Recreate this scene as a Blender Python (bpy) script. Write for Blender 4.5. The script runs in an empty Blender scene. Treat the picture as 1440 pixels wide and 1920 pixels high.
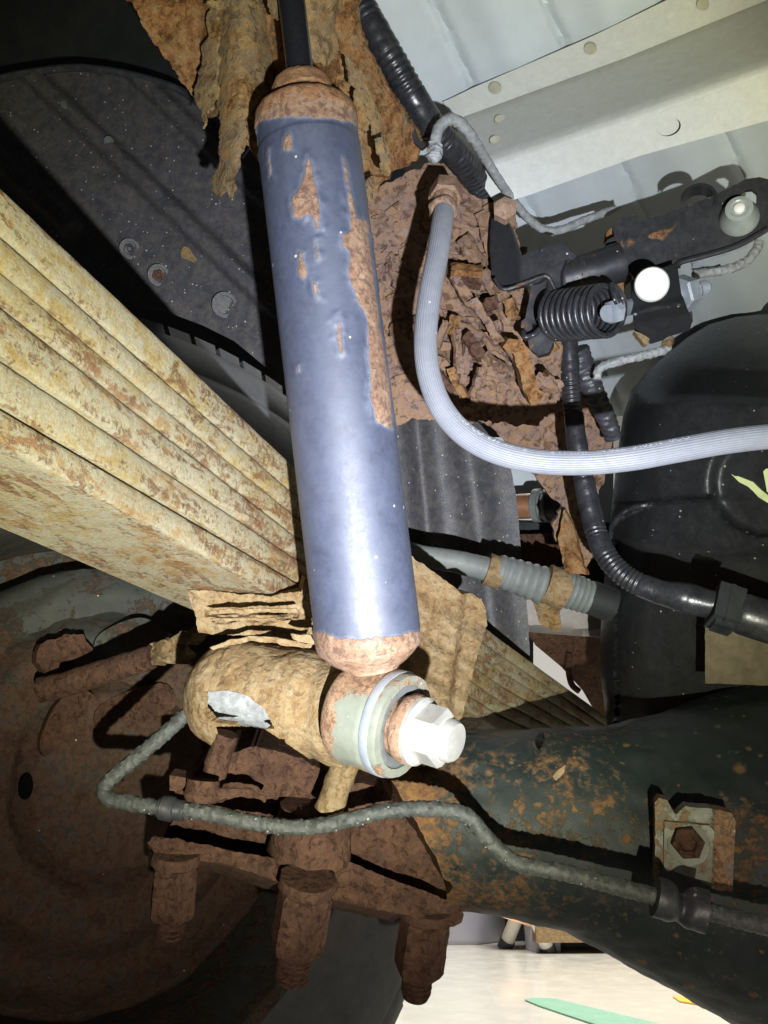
import bpy, bmesh, math, random
import numpy as np
from mathutils import Vector, Matrix, noise, geometry
random.seed(7)
S = bpy.context.scene
COL = S.collection
R = math.radians

# ------------------------------------------------------------------ camera
PITCH = R(23.0); FPX = 1500.0
CAM = Vector((0, 0, 0.36))
RT = Vector((1, 0, 0)); FW = Vector((0, math.cos(PITCH), math.sin(PITCH))); UP = Vector((0, -math.sin(PITCH), math.cos(PITCH)))
cam = bpy.data.cameras.new('camera'); camo = bpy.data.objects.new('camera', cam); COL.objects.link(camo)
cam.sensor_fit = 'HORIZONTAL'; cam.sensor_width = 36.0; cam.lens = 36.0 * FPX / 1440.0
cam.clip_start = 0.01; cam.clip_end = 100
camo.location = CAM; camo.rotation_euler = (R(90) + PITCH, 0, 0)
S.camera = camo

# ------------------------------------------------------------------ helpers: pixel -> point at a chosen distance
def P(px, py, d): return CAM + RT * ((px - 720) / FPX * d) + UP * ((960 - py) / FPX * d) + FW * d
def cv(x, y, z): return (RT * x + UP * y + FW * z).normalized()
def pix(v):
    q = Vector(v) - CAM; d = q.dot(FW)
    return 720 + q.dot(RT) / d * FPX, 960 - q.dot(UP) / d * FPX, d
def plane3(a, b, c):
    M = np.array([[q[0], q[1], 1.0] for q in (a, b, c)]); k = np.linalg.solve(M, np.array([1.0 / q[2] for q in (a, b, c)]))
    return lambda x, y: 1.0 / (k[0] * x + k[1] * y + k[2])
LAT = cv(-.958, -.108, .256)        # outboard
LON = cv(.278, -.324, .904)         # along the car
WUP = Vector((0, 0, 1))

# ------------------------------------------------------------------ lights, world, exposure
S.view_settings.view_transform = 'Standard'; S.view_settings.look = 'None'
S.view_settings.exposure = 0.0; S.view_settings.gamma = 1.0
W = bpy.data.worlds.new('World'); S.world = W; W.use_nodes = True
W.node_tree.nodes['Background'].inputs[0].default_value = (.78, .86, 1.0, 1)
W.node_tree.nodes['Background'].inputs[1].default_value = 0.014

TORCH_POWER = 30
tl = bpy.data.lights.new('torch', 'SPOT'); to = bpy.data.objects.new('torch', tl); COL.objects.link(to)
TPOS = CAM + RT * .054 + UP * -.104 - FW * .12
to.location = TPOS
aim = (P(765, 765, .55) - TPOS).normalized()
to.rotation_euler = aim.to_track_quat('-Z', 'Y').to_euler()
tl.energy = TORCH_POWER; tl.shadow_soft_size = .0035; tl.spot_size = R(150); tl.spot_blend = 1.0
tl.use_nodes = True
nt = tl.node_tree; nt.nodes.clear()
o_ = nt.nodes.new('ShaderNodeOutputLight'); e_ = nt.nodes.new('ShaderNodeEmission')
tc = nt.nodes.new('ShaderNodeTexCoord'); sx = nt.nodes.new('ShaderNodeSeparateXYZ')
nt.links.new(tc.outputs['Normal'], sx.inputs[0])
ab = nt.nodes.new('ShaderNodeMath'); ab.operation = 'ABSOLUTE'; nt.links.new(sx.outputs[2], ab.inputs[0])
ac = nt.nodes.new('ShaderNodeMath'); ac.operation = 'ARCCOSINE'; nt.links.new(ab.outputs[0], ac.inputs[0])
dv = nt.nodes.new('ShaderNodeMath'); dv.operation = 'DIVIDE'; nt.links.new(ac.outputs[0], dv.inputs[0]); dv.inputs[1].default_value = R(50)
rp = nt.nodes.new('ShaderNodeValToRGB'); nt.links.new(dv.outputs[0], rp.inputs[0])
def setramp(rp, stops, interp='LINEAR'):
    cr = rp.color_ramp; cr.interpolation = interp
    while len(cr.elements) > 1: cr.elements.remove(cr.elements[-1])
    cr.elements[0].position = stops[0][0]; cr.elements[0].color = tuple(stops[0][1]) + (1,)
    for p, c in stops[1:]:
        e = cr.elements.new(p); e.color = tuple(c) + (1,)
# the torch's own beam: cool hot spot, yellow-green ring, weak warm spill
setramp(rp, [(0.0, (.90, .96, 1.15)), (.26, (.88, .93, 1.05)), (.40, (.84, .86, .80)), (.47, (.80, .79, .60)), (.53, (.44, .42, .30)),
             (.60, (.25, .22, .185)), (.74, (.17, .15, .128)), (1.0, (.10, .088, .078))])
# its hot spot sits a little below the middle of the beam
hv = to.rotation_euler.to_matrix().inverted() @ (P(665, 1080, .42) - TPOS).normalized()
hd = nt.nodes.new('ShaderNodeVectorMath'); hd.operation = 'DOT_PRODUCT'; nt.links.new(tc.outputs['Normal'], hd.inputs[0]); hd.inputs[1].default_value = hv
ha = nt.nodes.new('ShaderNodeMath'); ha.operation = 'ABSOLUTE'; nt.links.new(hd.outputs['Value'], ha.inputs[0])
hc = nt.nodes.new('ShaderNodeMath'); hc.operation = 'ARCCOSINE'; nt.links.new(ha.outputs[0], hc.inputs[0])
hr = nt.nodes.new('ShaderNodeMath'); hr.operation = 'DIVIDE'; nt.links.new(hc.outputs[0], hr.inputs[0]); hr.inputs[1].default_value = R(25)
hp = nt.nodes.new('ShaderNodeValToRGB'); nt.links.new(hr.outputs[0], hp.inputs[0])
setramp(hp, [(0.0, (1.0, 1.0, .98)), (.25, (.90, .90, .88)), (.55, (.48, .48, .45)), (1.0, (0, 0, 0))], 'EASE')
hm = nt.nodes.new('ShaderNodeMix'); hm.data_type = 'RGBA'; hm.blend_type = 'ADD'; hm.inputs[0].default_value = 1.0
nt.links.new(rp.outputs[0], hm.inputs[6]); nt.links.new(hp.outputs[0], hm.inputs[7])
nt.links.new(hm.outputs[2], e_.inputs[0]); e_.inputs[1].default_value = 1.0
nt.links.new(e_.outputs[0], o_.inputs[0])

def area(name, loc, target, size, power, col):
    l = bpy.data.lights.new(name, 'AREA'); l.shape = 'RECTANGLE'; l.size, l.size_y = size; l.energy = power; l.color = col
    ob = bpy.data.objects.new(name, l); COL.objects.link(ob); ob.location = loc
    ob.rotation_euler = (Vector(target) - Vector(loc)).to_track_quat('-Z', 'Y').to_euler()
area('workshop_tube_light', (.9, 2.0, 2.6), (1.0, 3.4, .2), (2.4, 1.2), 190, (1, .98, .95))

# ------------------------------------------------------------------ node helpers
class NT:
    def __init__(s, name):
        s.m = bpy.data.materials.new(name); s.m.use_nodes = True; s.t = s.m.node_tree
        s.b = s.t.nodes['Principled BSDF']; s.out = s.t.nodes['Material Output']
        s.tc = s.t.nodes.new('ShaderNodeTexCoord'); s.co = s.tc.outputs['Object']
    def n(s, ty, **kw):
        x = s.t.nodes.new(ty)
        for k, v in kw.items(): setattr(x, k, v)
        return x
    def link(s, a, b):
        if isinstance(a, (int, float)): b.default_value = a
        elif isinstance(a, tuple): b.default_value = a if len(a) == 4 else a + (1,)
        else: s.t.links.new(a, b)
    def noise(s, sc, det=6, ro=.6, dist=0, vec=None):
        x = s.n('ShaderNodeTexNoise'); s.link(vec or s.co, x.inputs['Vector']); x.inputs['Scale'].default_value = sc
        x.inputs['Detail'].default_value = det; x.inputs['Roughness'].default_value = ro; x.inputs['Distortion'].default_value = dist
        return x.outputs[0]
    def voro(s, sc, feat='F1', rnd=1, out='Distance', vec=None):
        x = s.n('ShaderNodeTexVoronoi', feature=feat); s.link(vec or s.co, x.inputs['Vector']); x.inputs['Scale'].default_value = sc
        x.inputs['Randomness'].default_value = rnd
        return x.outputs[out]
    def ramp(s, f, stops, interp='LINEAR'):
        x = s.n('ShaderNodeValToRGB'); s.link(f, x.inputs[0])
        setramp(x, [(p, c if isinstance(c, tuple) else (c, c, c)) for p, c in stops], interp); return x.outputs[0]
    def mix(s, f, a, b, mode='MIX'):
        x = s.n('ShaderNodeMix', data_type='RGBA', blend_type=mode); s.link(f, x.inputs[0]); s.link(a, x.inputs[6]); s.link(b, x.inputs[7]); return x.outputs[2]
    def math(s, op, a, b=0.0, clamp=False):
        x = s.n('ShaderNodeMath', operation=op); x.use_clamp = clamp; s.link(a, x.inputs[0]); s.link(b, x.inputs[1]); return x.outputs[0]
    def attr(s, name):
        x = s.n('ShaderNodeAttribute', attribute_name=name); return x.outputs['Fac']
    def bump(s, h, st=.6, dist=.001):
        x = s.n('ShaderNodeBump'); x.inputs['Strength'].default_value = st; x.inputs['Distance'].default_value = dist
        s.link(h, x.inputs['Height']); s.t.links.new(x.outputs[0], s.b.inputs['Normal'])
    def set(s, col=None, rough=None, metal=None, spec=None, coat=None):
        for k, v in (('Base Color', col), ('Roughness', rough), ('Metallic', metal), ('Specular IOR Level', spec), ('Coat Weight', coat)):
            if v is not None: s.link(v, s.b.inputs[k])
    def stretched(s, ax, sq):
        # coordinates squeezed along one direction so that marks come out long in that direction
        ax = Vector(ax).normalized()
        d = s.n('ShaderNodeVectorMath', operation='DOT_PRODUCT'); s.link(s.co, d.inputs[0]); d.inputs[1].default_value = ax
        m_ = s.n('ShaderNodeVectorMath', operation='SCALE'); m_.inputs[0].default_value = ax; s.link(s.math('MULTIPLY', d.outputs['Value'], sq - 1), m_.inputs['Scale'])
        a = s.n('ShaderNodeVectorMath', operation='ADD'); s.link(s.co, a.inputs[0]); s.link(m_.outputs[0], a.inputs[1])
        return a.outputs[0]

def rustcols(nt, cols, s=1.0, vec=None):
    a = nt.noise(38 * s, 8, .68, .3, vec); b = nt.noise(190 * s, 8, .7, .2, vec)
    f = nt.math('ADD', nt.math('MULTIPLY', a, .55), nt.math('MULTIPLY', b, .45))
    k = len(cols)
    c = nt.ramp(f, [(.32 + .36 * i / (k - 1), q) for i, q in enumerate(cols)])
    fine = nt.noise(900 * s, 4, .7, 0, vec)
    c = nt.mix(.45, c, nt.ramp(fine, [(.3, .25), (.7, 1.0)]), 'MULTIPLY')
    return c, a, b, fine

def rust(name, cols, s=1.0, pit=.5, bump=.8, bd=.0016, rough=.88, vec_ax=None, sq=1, spec=.15, crack=0):
    nt = NT(name); vec = nt.stretched(vec_ax, sq) if vec_ax is not None else None
    c, a, b, fine = rustcols(nt, cols, s, vec)
    pits = nt.ramp(nt.noise(120 * s, 5, .6, .6, vec), [(.36, 1.0), (.46, 0.0)])
    c = nt.mix(nt.math('MULTIPLY', pits, pit), c, (.035, .014, .008))
    v = nt.voro(110 * s, 'F1', 1, 'Distance', vec)
    h = nt.math('ADD', nt.math('ADD', nt.math('MULTIPLY', b, .9), nt.math('MULTIPLY', fine, .35)), nt.math('MULTIPLY', v, .4))
    h = nt.math('SUBTRACT', h, nt.math('MULTIPLY', pits, .35))
    if crack:
        wv = nt.n('ShaderNodeVectorMath', operation='ADD'); cn_ = nt.n('ShaderNodeTexNoise'); nt.link(nt.co, cn_.inputs['Vector']); cn_.inputs['Scale'].default_value = 60
        sc_ = nt.n('ShaderNodeVectorMath', operation='SCALE'); nt.link(cn_.outputs[1], sc_.inputs[0]); sc_.inputs['Scale'].default_value = .02
        nt.link(nt.co, wv.inputs[0]); nt.link(sc_.outputs[0], wv.inputs[1])
        e = nt.voro(crack, 'DISTANCE_TO_EDGE', 1, 'Distance', wv.outputs[0])
        cm = nt.math('MULTIPLY', nt.ramp(e, [(.006, 1.0), (.028, 0.0)]), nt.ramp(nt.noise(40, 4), [(.48, 0.0), (.56, 1.0)]))
        c = nt.mix(cm, c, (.02, .010, .008)); h = nt.math('SUBTRACT', h, nt.math('MULTIPLY', cm, .9))
    nt.set(c, rough, 0.0, spec); nt.bump(h, bump, bd); return nt.m

def painted(name, base, rcols, thr, s=1.0, rough=.45, spec=.5, dust=0.0, dustcol=(.25, .24, .22), specks=0.0, bump=.5, wearw=1.0, coat=0.0, blotch=.06, ax=None, halocol=None, pitw=.7):
    # paint with rust breaking through where noise (and the 'wear' attribute of the mesh) says so
    nt = NT(name); c, a, b, fine = rustcols(nt, rcols, s * 1.5)
    va = nt.stretched(ax, .3) if ax is not None else None
    big = nt.noise(34 * s, 5, .62, .3, va); mid = nt.noise(150 * s, 7, .74, .3, va)
    f = nt.math('ADD', nt.math('MULTIPLY', big, .55), nt.math('MULTIPLY', mid, .45))
    f = nt.math('ADD', f, nt.math('MULTIPLY', nt.attr('wear'), wearw))
    m_ = nt.ramp(f, [(thr - .01, 0.0), (thr + .05, 1.0)])
    pt = nt.ramp(nt.noise(240 * s, 5, .68, .5), [(.40, 1.0), (.50, 0.0)]); c = nt.mix(nt.math('MULTIPLY', pt, pitw), c, tuple(x * .5 for x in rcols[0]))
    halo = nt.ramp(f, [(thr - (.12 if halocol else .05), 0.0), (thr + .01, 1.0)])
    bc = nt.mix(nt.ramp(nt.noise(60 * s, 4, .6), [(.35, 0.0), (.7, 1.0)]), base, tuple(x * (1 - blotch * 4) for x in base))
    if dust > 0:
        dn = nt.math('MULTIPLY', nt.ramp(nt.noise(70 * s, 8, .75, .4), [(.35, 0.0), (.75, 1.0)]), dust)
        bc = nt.mix(dn, bc, dustcol)
    bc = nt.mix(nt.math('MULTIPLY', halo, .22), bc, halocol or tuple(.5 * x + .5 * y for x, y in zip(base, rcols[len(rcols) // 2])))
    col = nt.mix(m_, bc, c)
    if specks > 0:
        vs = nt.voro(230, 'F1', 1); vc = nt.voro(230, 'F1', 1, 'Color')
        sep = nt.n('ShaderNodeSeparateColor'); nt.link(vc, sep.inputs[0])
        on = nt.math('LESS_THAN', sep.outputs[0], specks); sz = nt.math('MULTIPLY', sep.outputs[1], .22)
        col = nt.mix(nt.math('MULTIPLY', nt.math('MULTIPLY', on, nt.math('LESS_THAN', vs, sz)), .7), col, (.55, .54, .50))
    ro = nt.mix(m_, nt.ramp(nt.noise(300, 5, .7), [(.3, rough - .08), (.7, rough + .12)]), (.9, .9, .9))
    h = nt.math('ADD', nt.math('MULTIPLY', m_, nt.math('SUBTRACT', nt.math('ADD', nt.math('MULTIPLY', b, .9), .3), nt.math('MULTIPLY', pt, .3))), nt.math('MULTIPLY', fine, .10))
    nt.set(col, ro, 0.0, spec, coat); nt.b.inputs['Coat Roughness'].default_value = .55; nt.bump(h, bump, .0012); return nt.m

def plain(name, base, rough=.5, metal=0.0, spec=.5, var=.25, s=1.0, bump=.25, dust=0.0, dustcol=(.3, .29, .27), specks=0.0, bd=.0006, coat=0):
    nt = NT(name)
    a = nt.noise(55 * s, 8, .7, .2); f = nt.noise(600 * s, 4, .7)
    c = nt.mix(nt.ramp(a, [(.3, 0.0), (.7, 1.0)]), tuple(x * (1 - var) for x in base), tuple(min(1, x * (1 + var * .5)) for x in base))
    if dust > 0:
        d = nt.math('MULTIPLY', nt.ramp(nt.noise(120 * s, 9, .78, .5), [(.42, 0.0), (.72, 1.0)]), dust); c = nt.mix(d, c, dustcol)
    if specks > 0:
        vs = nt.voro(260, 'F1', 1); vc = nt.voro(260, 'F1', 1, 'Color')
        sep = nt.n('ShaderNodeSeparateColor'); nt.link(vc, sep.inputs[0])
        on = nt.math('LESS_THAN', sep.outputs[0], specks); sz = nt.math('MULTIPLY', sep.outputs[1], .25)
        c = nt.mix(nt.math('MULTIPLY', nt.math('MULTIPLY', on, nt.math('LESS_THAN', vs, sz)), .75), c, (.45, .44, .40))
    nt.set(c, nt.ramp(f, [(.3, max(.03, rough - .1)), (.7, min(1, rough + .1))]), metal, spec, coat); nt.bump(nt.math('ADD', nt.math('MULTIPLY', a, .5), nt.math('MULTIPLY', f, .5)), bump, bd)
    return nt.m

# ------------------------------------------------------------------ mesh helpers
class MB:
    def __init__(s): s.v = []; s.f = []; s.w = {}
    def add(s, vs, fs, w=None):
        o = len(s.v); s.v += [Vector(q) for q in vs]; s.f += [tuple(i + o for i in q) for q in fs]
    def build(s, name, mat, parent=None, smooth=True, ang=38, wear=None, kind=None):
        org = parent_world(parent) if parent else (sum(s.v, Vector()) / max(1, len(s.v)))
        me = bpy.data.meshes.new(name); me.from_pydata([tuple(q - org) for q in s.v], [], s.f)
        bm = bmesh.new(); bm.from_mesh(me); bmesh.ops.recalc_face_normals(bm, faces=bm.faces); bm.to_mesh(me); bm.free()
        me.materials.append(mat)
        if smooth:
            me.shade_smooth(); me.set_sharp_from_angle(angle=R(ang))
        if wear:
            at = me.attributes.new('wear', 'FLOAT', 'POINT'); pts = np.array([pix(q)[:2] for q in s.v])
            at.data.foreach_set('value', np.asarray(wear(pts), dtype=np.float32))
        ob = bpy.data.objects.new(name, me); COL.objects.link(ob)
        if parent:
            ob.parent = parent; ob.location = (0, 0, 0) if parent.type == 'EMPTY' or parent.get('_origin') else (0, 0, 0)
        else: ob.location = org
        ob['_o'] = list(org)
        if kind: ob['kind'] = kind
        return ob
def parent_world(p): return Vector(p['_o'])

def thing(name, label, cat, at, group=None):
    ob = bpy.data.objects.new(name, None); COL.objects.link(ob); ob.empty_display_size = .02
    loc = P(*at) if not isinstance(at, Vector) else at
    ob.location = loc; ob['_o'] = list(loc); ob['label'] = label; ob['category'] = cat
    if group: ob['group'] = group
    return ob
def tag(ob, label, cat, group=None):
    ob['label'] = label; ob['category'] = cat
    if group: ob['group'] = group
    return ob

def fb(v, sc, oct=4): return noise.fractal(v * sc, 1.0, 2.0, oct)
def terr(v, sc, k=4):
    n = noise.fractal(v * sc, .9, 2.1, 4); q = n * k; fl = math.floor(q); t = q - fl
    t = min(1, max(0, (t - .75) / .25)); return (fl + t) / k

def inside(pts, poly):
    poly = np.asarray(poly, float); x, y = pts[:, 0], pts[:, 1]; c = np.zeros(len(pts), bool); j = len(poly) - 1
    for i in range(len(poly)):
        xi, yi = poly[i]; xj, yj = poly[j]
        if yi != yj: c ^= ((yi > y) != (yj > y)) & (x < (xj - xi) * (y - yi) / (yj - yi) + xi)
        j = i
    return c
def pdist(pts, poly, closed=True):
    poly = np.asarray(poly, float); d = np.full(len(pts), 1e9); n = len(poly)
    for i in range(n if closed else n - 1):
        a = poly[i]; b = poly[(i + 1) % n]; ab_ = b - a; L = ab_.dot(ab_) + 1e-9
        t = np.clip(((pts - a) @ ab_) / L, 0, 1); d = np.minimum(d, np.hypot(*(pts - a - t[:, None] * ab_).T))
    return d
def sdf(pts, poly): return np.where(inside(pts, poly), 1, -1) * pdist(pts, poly)
def densify(poly, step, jag=0, closed=True, seed=0):
    out = []; n = len(poly)
    for i in range(n if closed else n - 1):
        a = poly[i]; b = poly[(i + 1) % n]; L = math.hypot(b[0] - a[0], b[1] - a[1]); k = max(1, int(round(L / step)))
        for q in range(k):
            t = q / k; x = a[0] + (b[0] - a[0]) * t; y = a[1] + (b[1] - a[1]) * t
            if jag:
                x += jag * noise.noise(Vector((x * .05, y * .05, seed))) * 1.2 + jag * .7 * noise.noise(Vector((x * .17, y * .17, seed + 3)))
                y += jag * noise.noise(Vector((x * .05, y * .05, seed + 9))) * 1.2 + jag * .7 * noise.noise(Vector((x * .17, y * .17, seed + 7)))
            out.append((x, y))
    return out
def smoothpoly(pts, n=6, closed=True):
    out = []; m = len(pts)
    for i in range(m if closed else m - 1):
        p0 = pts[(i - 1) % m] if closed or i > 0 else pts[i]; p1 = pts[i]; p2 = pts[(i + 1) % m]; p3 = pts[(i + 2) % m] if closed or i + 2 < m else p2
        for k in range(n):
            t = k / n; out.append(tuple(.5 * ((2 * b) + (-a + c) * t + (2 * a - 5 * b + 4 * c - d) * t * t + (-a + 3 * b - 3 * c + d) * t ** 3) for a, b, c, d in zip(p0, p1, p2, p3)))
    if not closed: out.append(tuple(pts[-1]))
    return out
def circ(cx, cy, rx, ry=None, n=20, rot=0):
    ry = ry or rx; c, s_ = math.cos(rot), math.sin(rot)
    return [(cx + rx * math.cos(a) * c - ry * math.sin(a) * s_, cy + rx * math.cos(a) * s_ + ry * math.sin(a) * c) for a in [2 * math.pi * i / n for i in range(n)]]

def sheet(mb, outline, dfn, step=10, th=.003, amp=0.0, sc=60, jag=0, holes=(), bump=None, tamp=0.0, tsc=45, seed=0, back=None):
    """a plate whose outline, seen from the camera, is the given polygon: own distance, relief and thickness"""
    ol = densify(outline, step, jag, True, seed); arr = np.array(ol)
    hs = [densify(h, step * .6) for h in holes]
    x0, y0 = arr.min(0); x1, y1 = arr.max(0)
    gx, gy = np.meshgrid(np.arange(x0, x1, step), np.arange(y0, y1, step * .87)); gx = gx + (np.arange(gx.shape[0])[:, None] % 2) * step * .5
    g = np.stack([gx.ravel(), gy.ravel()], 1); rs = np.random.RandomState(seed + 5); g += rs.uniform(-.22, .22, g.shape) * step
    if len(g):
        ok = inside(g, arr) & (pdist(g, arr) > step * .45)
        for h in hs: ok &= ~inside(g, h) & (pdist(g, h) > step * .3)
        g = g[ok]
    vs = [Vector(q) for q in ol]; ed = [(i, (i + 1) % len(ol)) for i in range(len(ol))]
    for h in hs:
        o = len(vs); vs += [Vector(q) for q in h]; ed += [(o + i, o + (i + 1) % len(h)) for i in range(len(h))]
    vs += [Vector(q) for q in g]
    V, E, F, *_ = geometry.delaunay_2d_cdt(vs, ed, [], 0, 1e-4)
    cen = np.array([[sum(V[i].x for i in f) / 3, sum(V[i].y for i in f) / 3] for f in F]); ok = inside(cen, arr)
    for h in hs: ok &= ~inside(cen, h)
    F = [f for f, k in zip(F, ok) if k]
    front = []
    for q in V:
        d = dfn(q.x, q.y)
        if bump: d -= bump(q.x, q.y)
        p = P(q.x, q.y, d)
        k = 0
        if amp: k += amp * fb(p + Vector((seed, 0, 0)), sc)
        if tamp: k += tamp * terr(p + Vector((0, seed, 0)), tsc)
        if k: p = P(q.x, q.y, d - k)
        front.append(p)
    used = sorted({i for f in F for i in f}); mp = {i: k for k, i in enumerate(used)}
    front = [front[i] for i in used]; F = [tuple(mp[i] for i in f) for f in F]
    nrm = Vector()
    for f in F: nrm += (front[f[1]] - front[f[0]]).cross(front[f[2]] - front[f[0]])
    nrm.normalize()
    cp = sum(front, Vector()) / len(front)
    if nrm.dot(cp - CAM) < 0: nrm = -nrm
    off = back if back is not None else nrm * th
    n = len(front); faces = list(F) + [tuple(reversed([i + n for i in f])) for f in F]
    cnt = {}
    for f in F:
        for a, b in ((f[0], f[1]), (f[1], f[2]), (f[2], f[0])): cnt[(a, b)] = cnt.get((a, b), 0) + 1
    for (a, b) in cnt:
        if (b, a) not in cnt: faces.append((b, a, a + n, b + n))
    mb.add(front + [p + off for p in front], faces)

def spline(pts, n):
    """Catmull-Rom through 3-D points, n even steps"""
    dense = []; m = len(pts)
    for i in range(m - 1):
        p0 = pts[max(0, i - 1)]; p1 = pts[i]; p2 = pts[i + 1]; p3 = pts[min(m - 1, i + 2)]
        for k in range(24):
            t = k / 24; dense.append(.5 * ((2 * p1) + (p2 - p0) * t + (2 * p0 - 5 * p1 + 4 * p2 - p3) * t * t + (3 * p1 - p0 - 3 * p2 + p3) * t ** 3))
    dense.append(pts[-1]); L = [0]
    for a, b in zip(dense, dense[1:]): L.append(L[-1] + (b - a).length)
    out = []; j = 0
    for k in range(n + 1):
        s = L[-1] * k / n
        while j < len(L) - 2 and L[j + 1] < s: j += 1
        t = (s - L[j]) / max(1e-9, L[j + 1] - L[j]); out.append(dense[j].lerp(dense[j + 1], min(1, max(0, t))))
    return out, L[-1]
def frames(pts, hint=None):
    fr = []; n = len(pts); N = None
    for i in range(n):
        T = (pts[min(n - 1, i + 1)] - pts[max(0, i - 1)]).normalized()
        if N is None:
            h = hint or (CAM - pts[0]); N = (h - T * h.dot(T)).normalized()
        else: N = (N - T * N.dot(T)).normalized()
        fr.append((pts[i], T, N, T.cross(N)))
    return fr
def tube(mb, pp, r, segs=14, n=60, rf=None, amp=0, sc=200, caps=True, flat=1.0, raw=False, hint=None):
    pts3 = pp if raw else [P(*q) for q in pp]
    pts, L = spline(pts3, n); fr = frames(pts, hint); vs = []; fs = []
    for i, (p, T, N, B) in enumerate(fr):
        t = i / n; rr = r(t) if callable(r) else r
        for k in range(segs):
            a = 2 * math.pi * k / segs; q = rr * (rf(t, a, t * L) if rf else 1.0)
            d = N * math.cos(a) * flat + B * math.sin(a); v = p + d * q
            if amp: v += d * amp * fb(v, sc)
            vs.append(v)
    for i in range(n):
        for k in range(segs):
            a = i * segs + k; b = i * segs + (k + 1) % segs; fs.append((a, b, b + segs, a + segs))
    if caps: fs.append(tuple(reversed(range(segs)))); fs.append(tuple(range(n * segs, (n + 1) * segs)))
    mb.add(vs, fs); return fr, L
def lathe(mb, o, ax, prof, segs=32, amp=0, sc=120, tamp=0, tsc=60, a0=0, a1=2 * math.pi, hint=None, dens=None, cap=True):
    ax = ax.normalized(); h = hint or (CAM - o); N = (h - ax * h.dot(ax)).normalized(); B = ax.cross(N)
    if dens:
        q = []
        for (t0, r0), (t1, r1) in zip(prof, prof[1:]):
            k = max(1, int(math.hypot(t1 - t0, r1 - r0) / dens)); q += [(t0 + (t1 - t0) * i / k, r0 + (r1 - r0) * i / k) for i in range(k)]
        prof = q + [prof[-1]]
    full = a1 - a0 > 6.28; m = segs if full else segs + 1; vs = []; fs = []
    for t, r in prof:
        for k in range(m):
            a = a0 + (a1 - a0) * k / segs; d = N * math.cos(a) + B * math.sin(a); v = o + ax * t + d * r
            if amp: v = v + d * amp * fb(v, sc)
            if tamp: v = v + d * tamp * terr(v, tsc)
            vs.append(v)
    for i in range(len(prof) - 1):
        for k in range(segs if full else segs):
            a = i * m + k; b = i * m + (k + 1) % m
            if not full and k + 1 >= m: continue
            fs.append((a, b, b + m, a + m))
    if full and cap:
        if prof[0][1] > 1e-6: fs.append(tuple(reversed(range(m))))
        if prof[-1][1] > 1e-6: fs.append(tuple(range((len(prof) - 1) * m, len(prof) * m)))
    mb.add(vs, fs)
def hexnut(mb, o, ax, r, h, amp=0, sc=250, rot=None, n=6):
    lathe(mb, o, ax, [(0, r * .86), (h * .1, r), (h * .9, r), (h, r * .86)], n, amp, sc, hint=rot)
def thread(mb, o, ax, r, L, pitch=.0018, segs=16, amp=0):
    pr = []; k = int(L / pitch)
    for i in range(k): pr += [(i * pitch, r * .80), (i * pitch + pitch * .35, r), (i * pitch + pitch * .65, r)]
    pr += [(L, r * .85), (L + .001, r * .6)]
    lathe(mb, o, ax, pr, segs, amp, 300)
def box(mb, c, ex, ey, ez):
    vs = [c + ex * x + ey * y + ez * z for x in (-1, 1) for y in (-1, 1) for z in (-1, 1)]
    mb.add(vs, [(0, 1, 3, 2), (4, 6, 7, 5), (0, 4, 5, 1), (2, 3, 7, 6), (0, 2, 6, 4), (1, 5, 7, 3)])
def loftrows(mb, rows, close=True):
    k = len(rows[0]); fs = []
    for i in range(len(rows) - 1):
        for j in range(k if close else k - 1):
            a = i * k + j; b = i * k + (j + 1) % k; fs.append((a, b, b + k, a + k))
    if close: fs.append(tuple(reversed(range(k)))); fs.append(tuple(range((len(rows) - 1) * k, len(rows) * k)))
    mb.add([q for r_ in rows for q in r_], fs)
def ZC(x0, y0, s, pts): return [(x0 + x / s, y0 + y / s) for x, y in pts]

# ------------------------------------------------------------------ materials
RB = [(.05, .022, .013), (.13, .05, .024), (.21, .095, .05), (.30, .17, .11)]
M = {}
M['rust_frame'] = rust('rust_frame', [(.085, .048, .034), (.18, .11, .08), (.25, .17, .135), (.31, .18, .095), (.29, .23, .21), (.36, .26, .19)], 1.3, .6, 1.0, .0022)
M['rust_orange'] = rust('rust_orange', [(.05, .022, .012), (.14, .06, .025), (.25, .12, .045), (.33, .19, .08), (.22, .17, .11), (.30, .17, .09)], 1.3, .55, 1.0, .002)
M['rust_flake'] = rust('rust_flake', [(.10, .042, .015), (.24, .125, .045), (.33, .215, .09), (.20, .155, .095), (.30, .15, .05), (.38, .27, .14)], 1.1, .45, 1.0, .0016)
M['rust_ochre'] = rust('rust_ochre', [(.13, .07, .03), (.22, .135, .06), (.29, .20, .10), (.34, .26, .15), (.27, .165, .075)], 1.6, .3, .9, .0014)
M['rust_brown'] = rust('rust_brown', [(.060, .032, .024), (.10, .054, .038), (.15, .08, .052), (.21, .115, .07)], 1.7, .55, 1.0, .0022)
M['rust_cap'] = rust('rust_cap', [(.16, .085, .05), (.30, .18, .11), (.40, .27, .19), (.48, .37, .28)], 1.7, .25, .8, .0012)
M['rust_ring'] = rust('rust_ring', [(.14, .06, .028), (.27, .135, .065), (.36, .21, .11), (.43, .29, .18)], 1.7, .3, .9, .0012)
M['shock_paint'] = painted('shock_paint', (.038, .048, .086), [(.11, .045, .022), (.22, .11, .055), (.32, .19, .11), (.42, .30, .21)], .74, 1.3, .60, 1.0, .4, (.100, .114, .160), .07, .6, 1.0, .5, .06, cv(.12, -.99, 0), (.24, .28, .36), .65)
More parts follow.
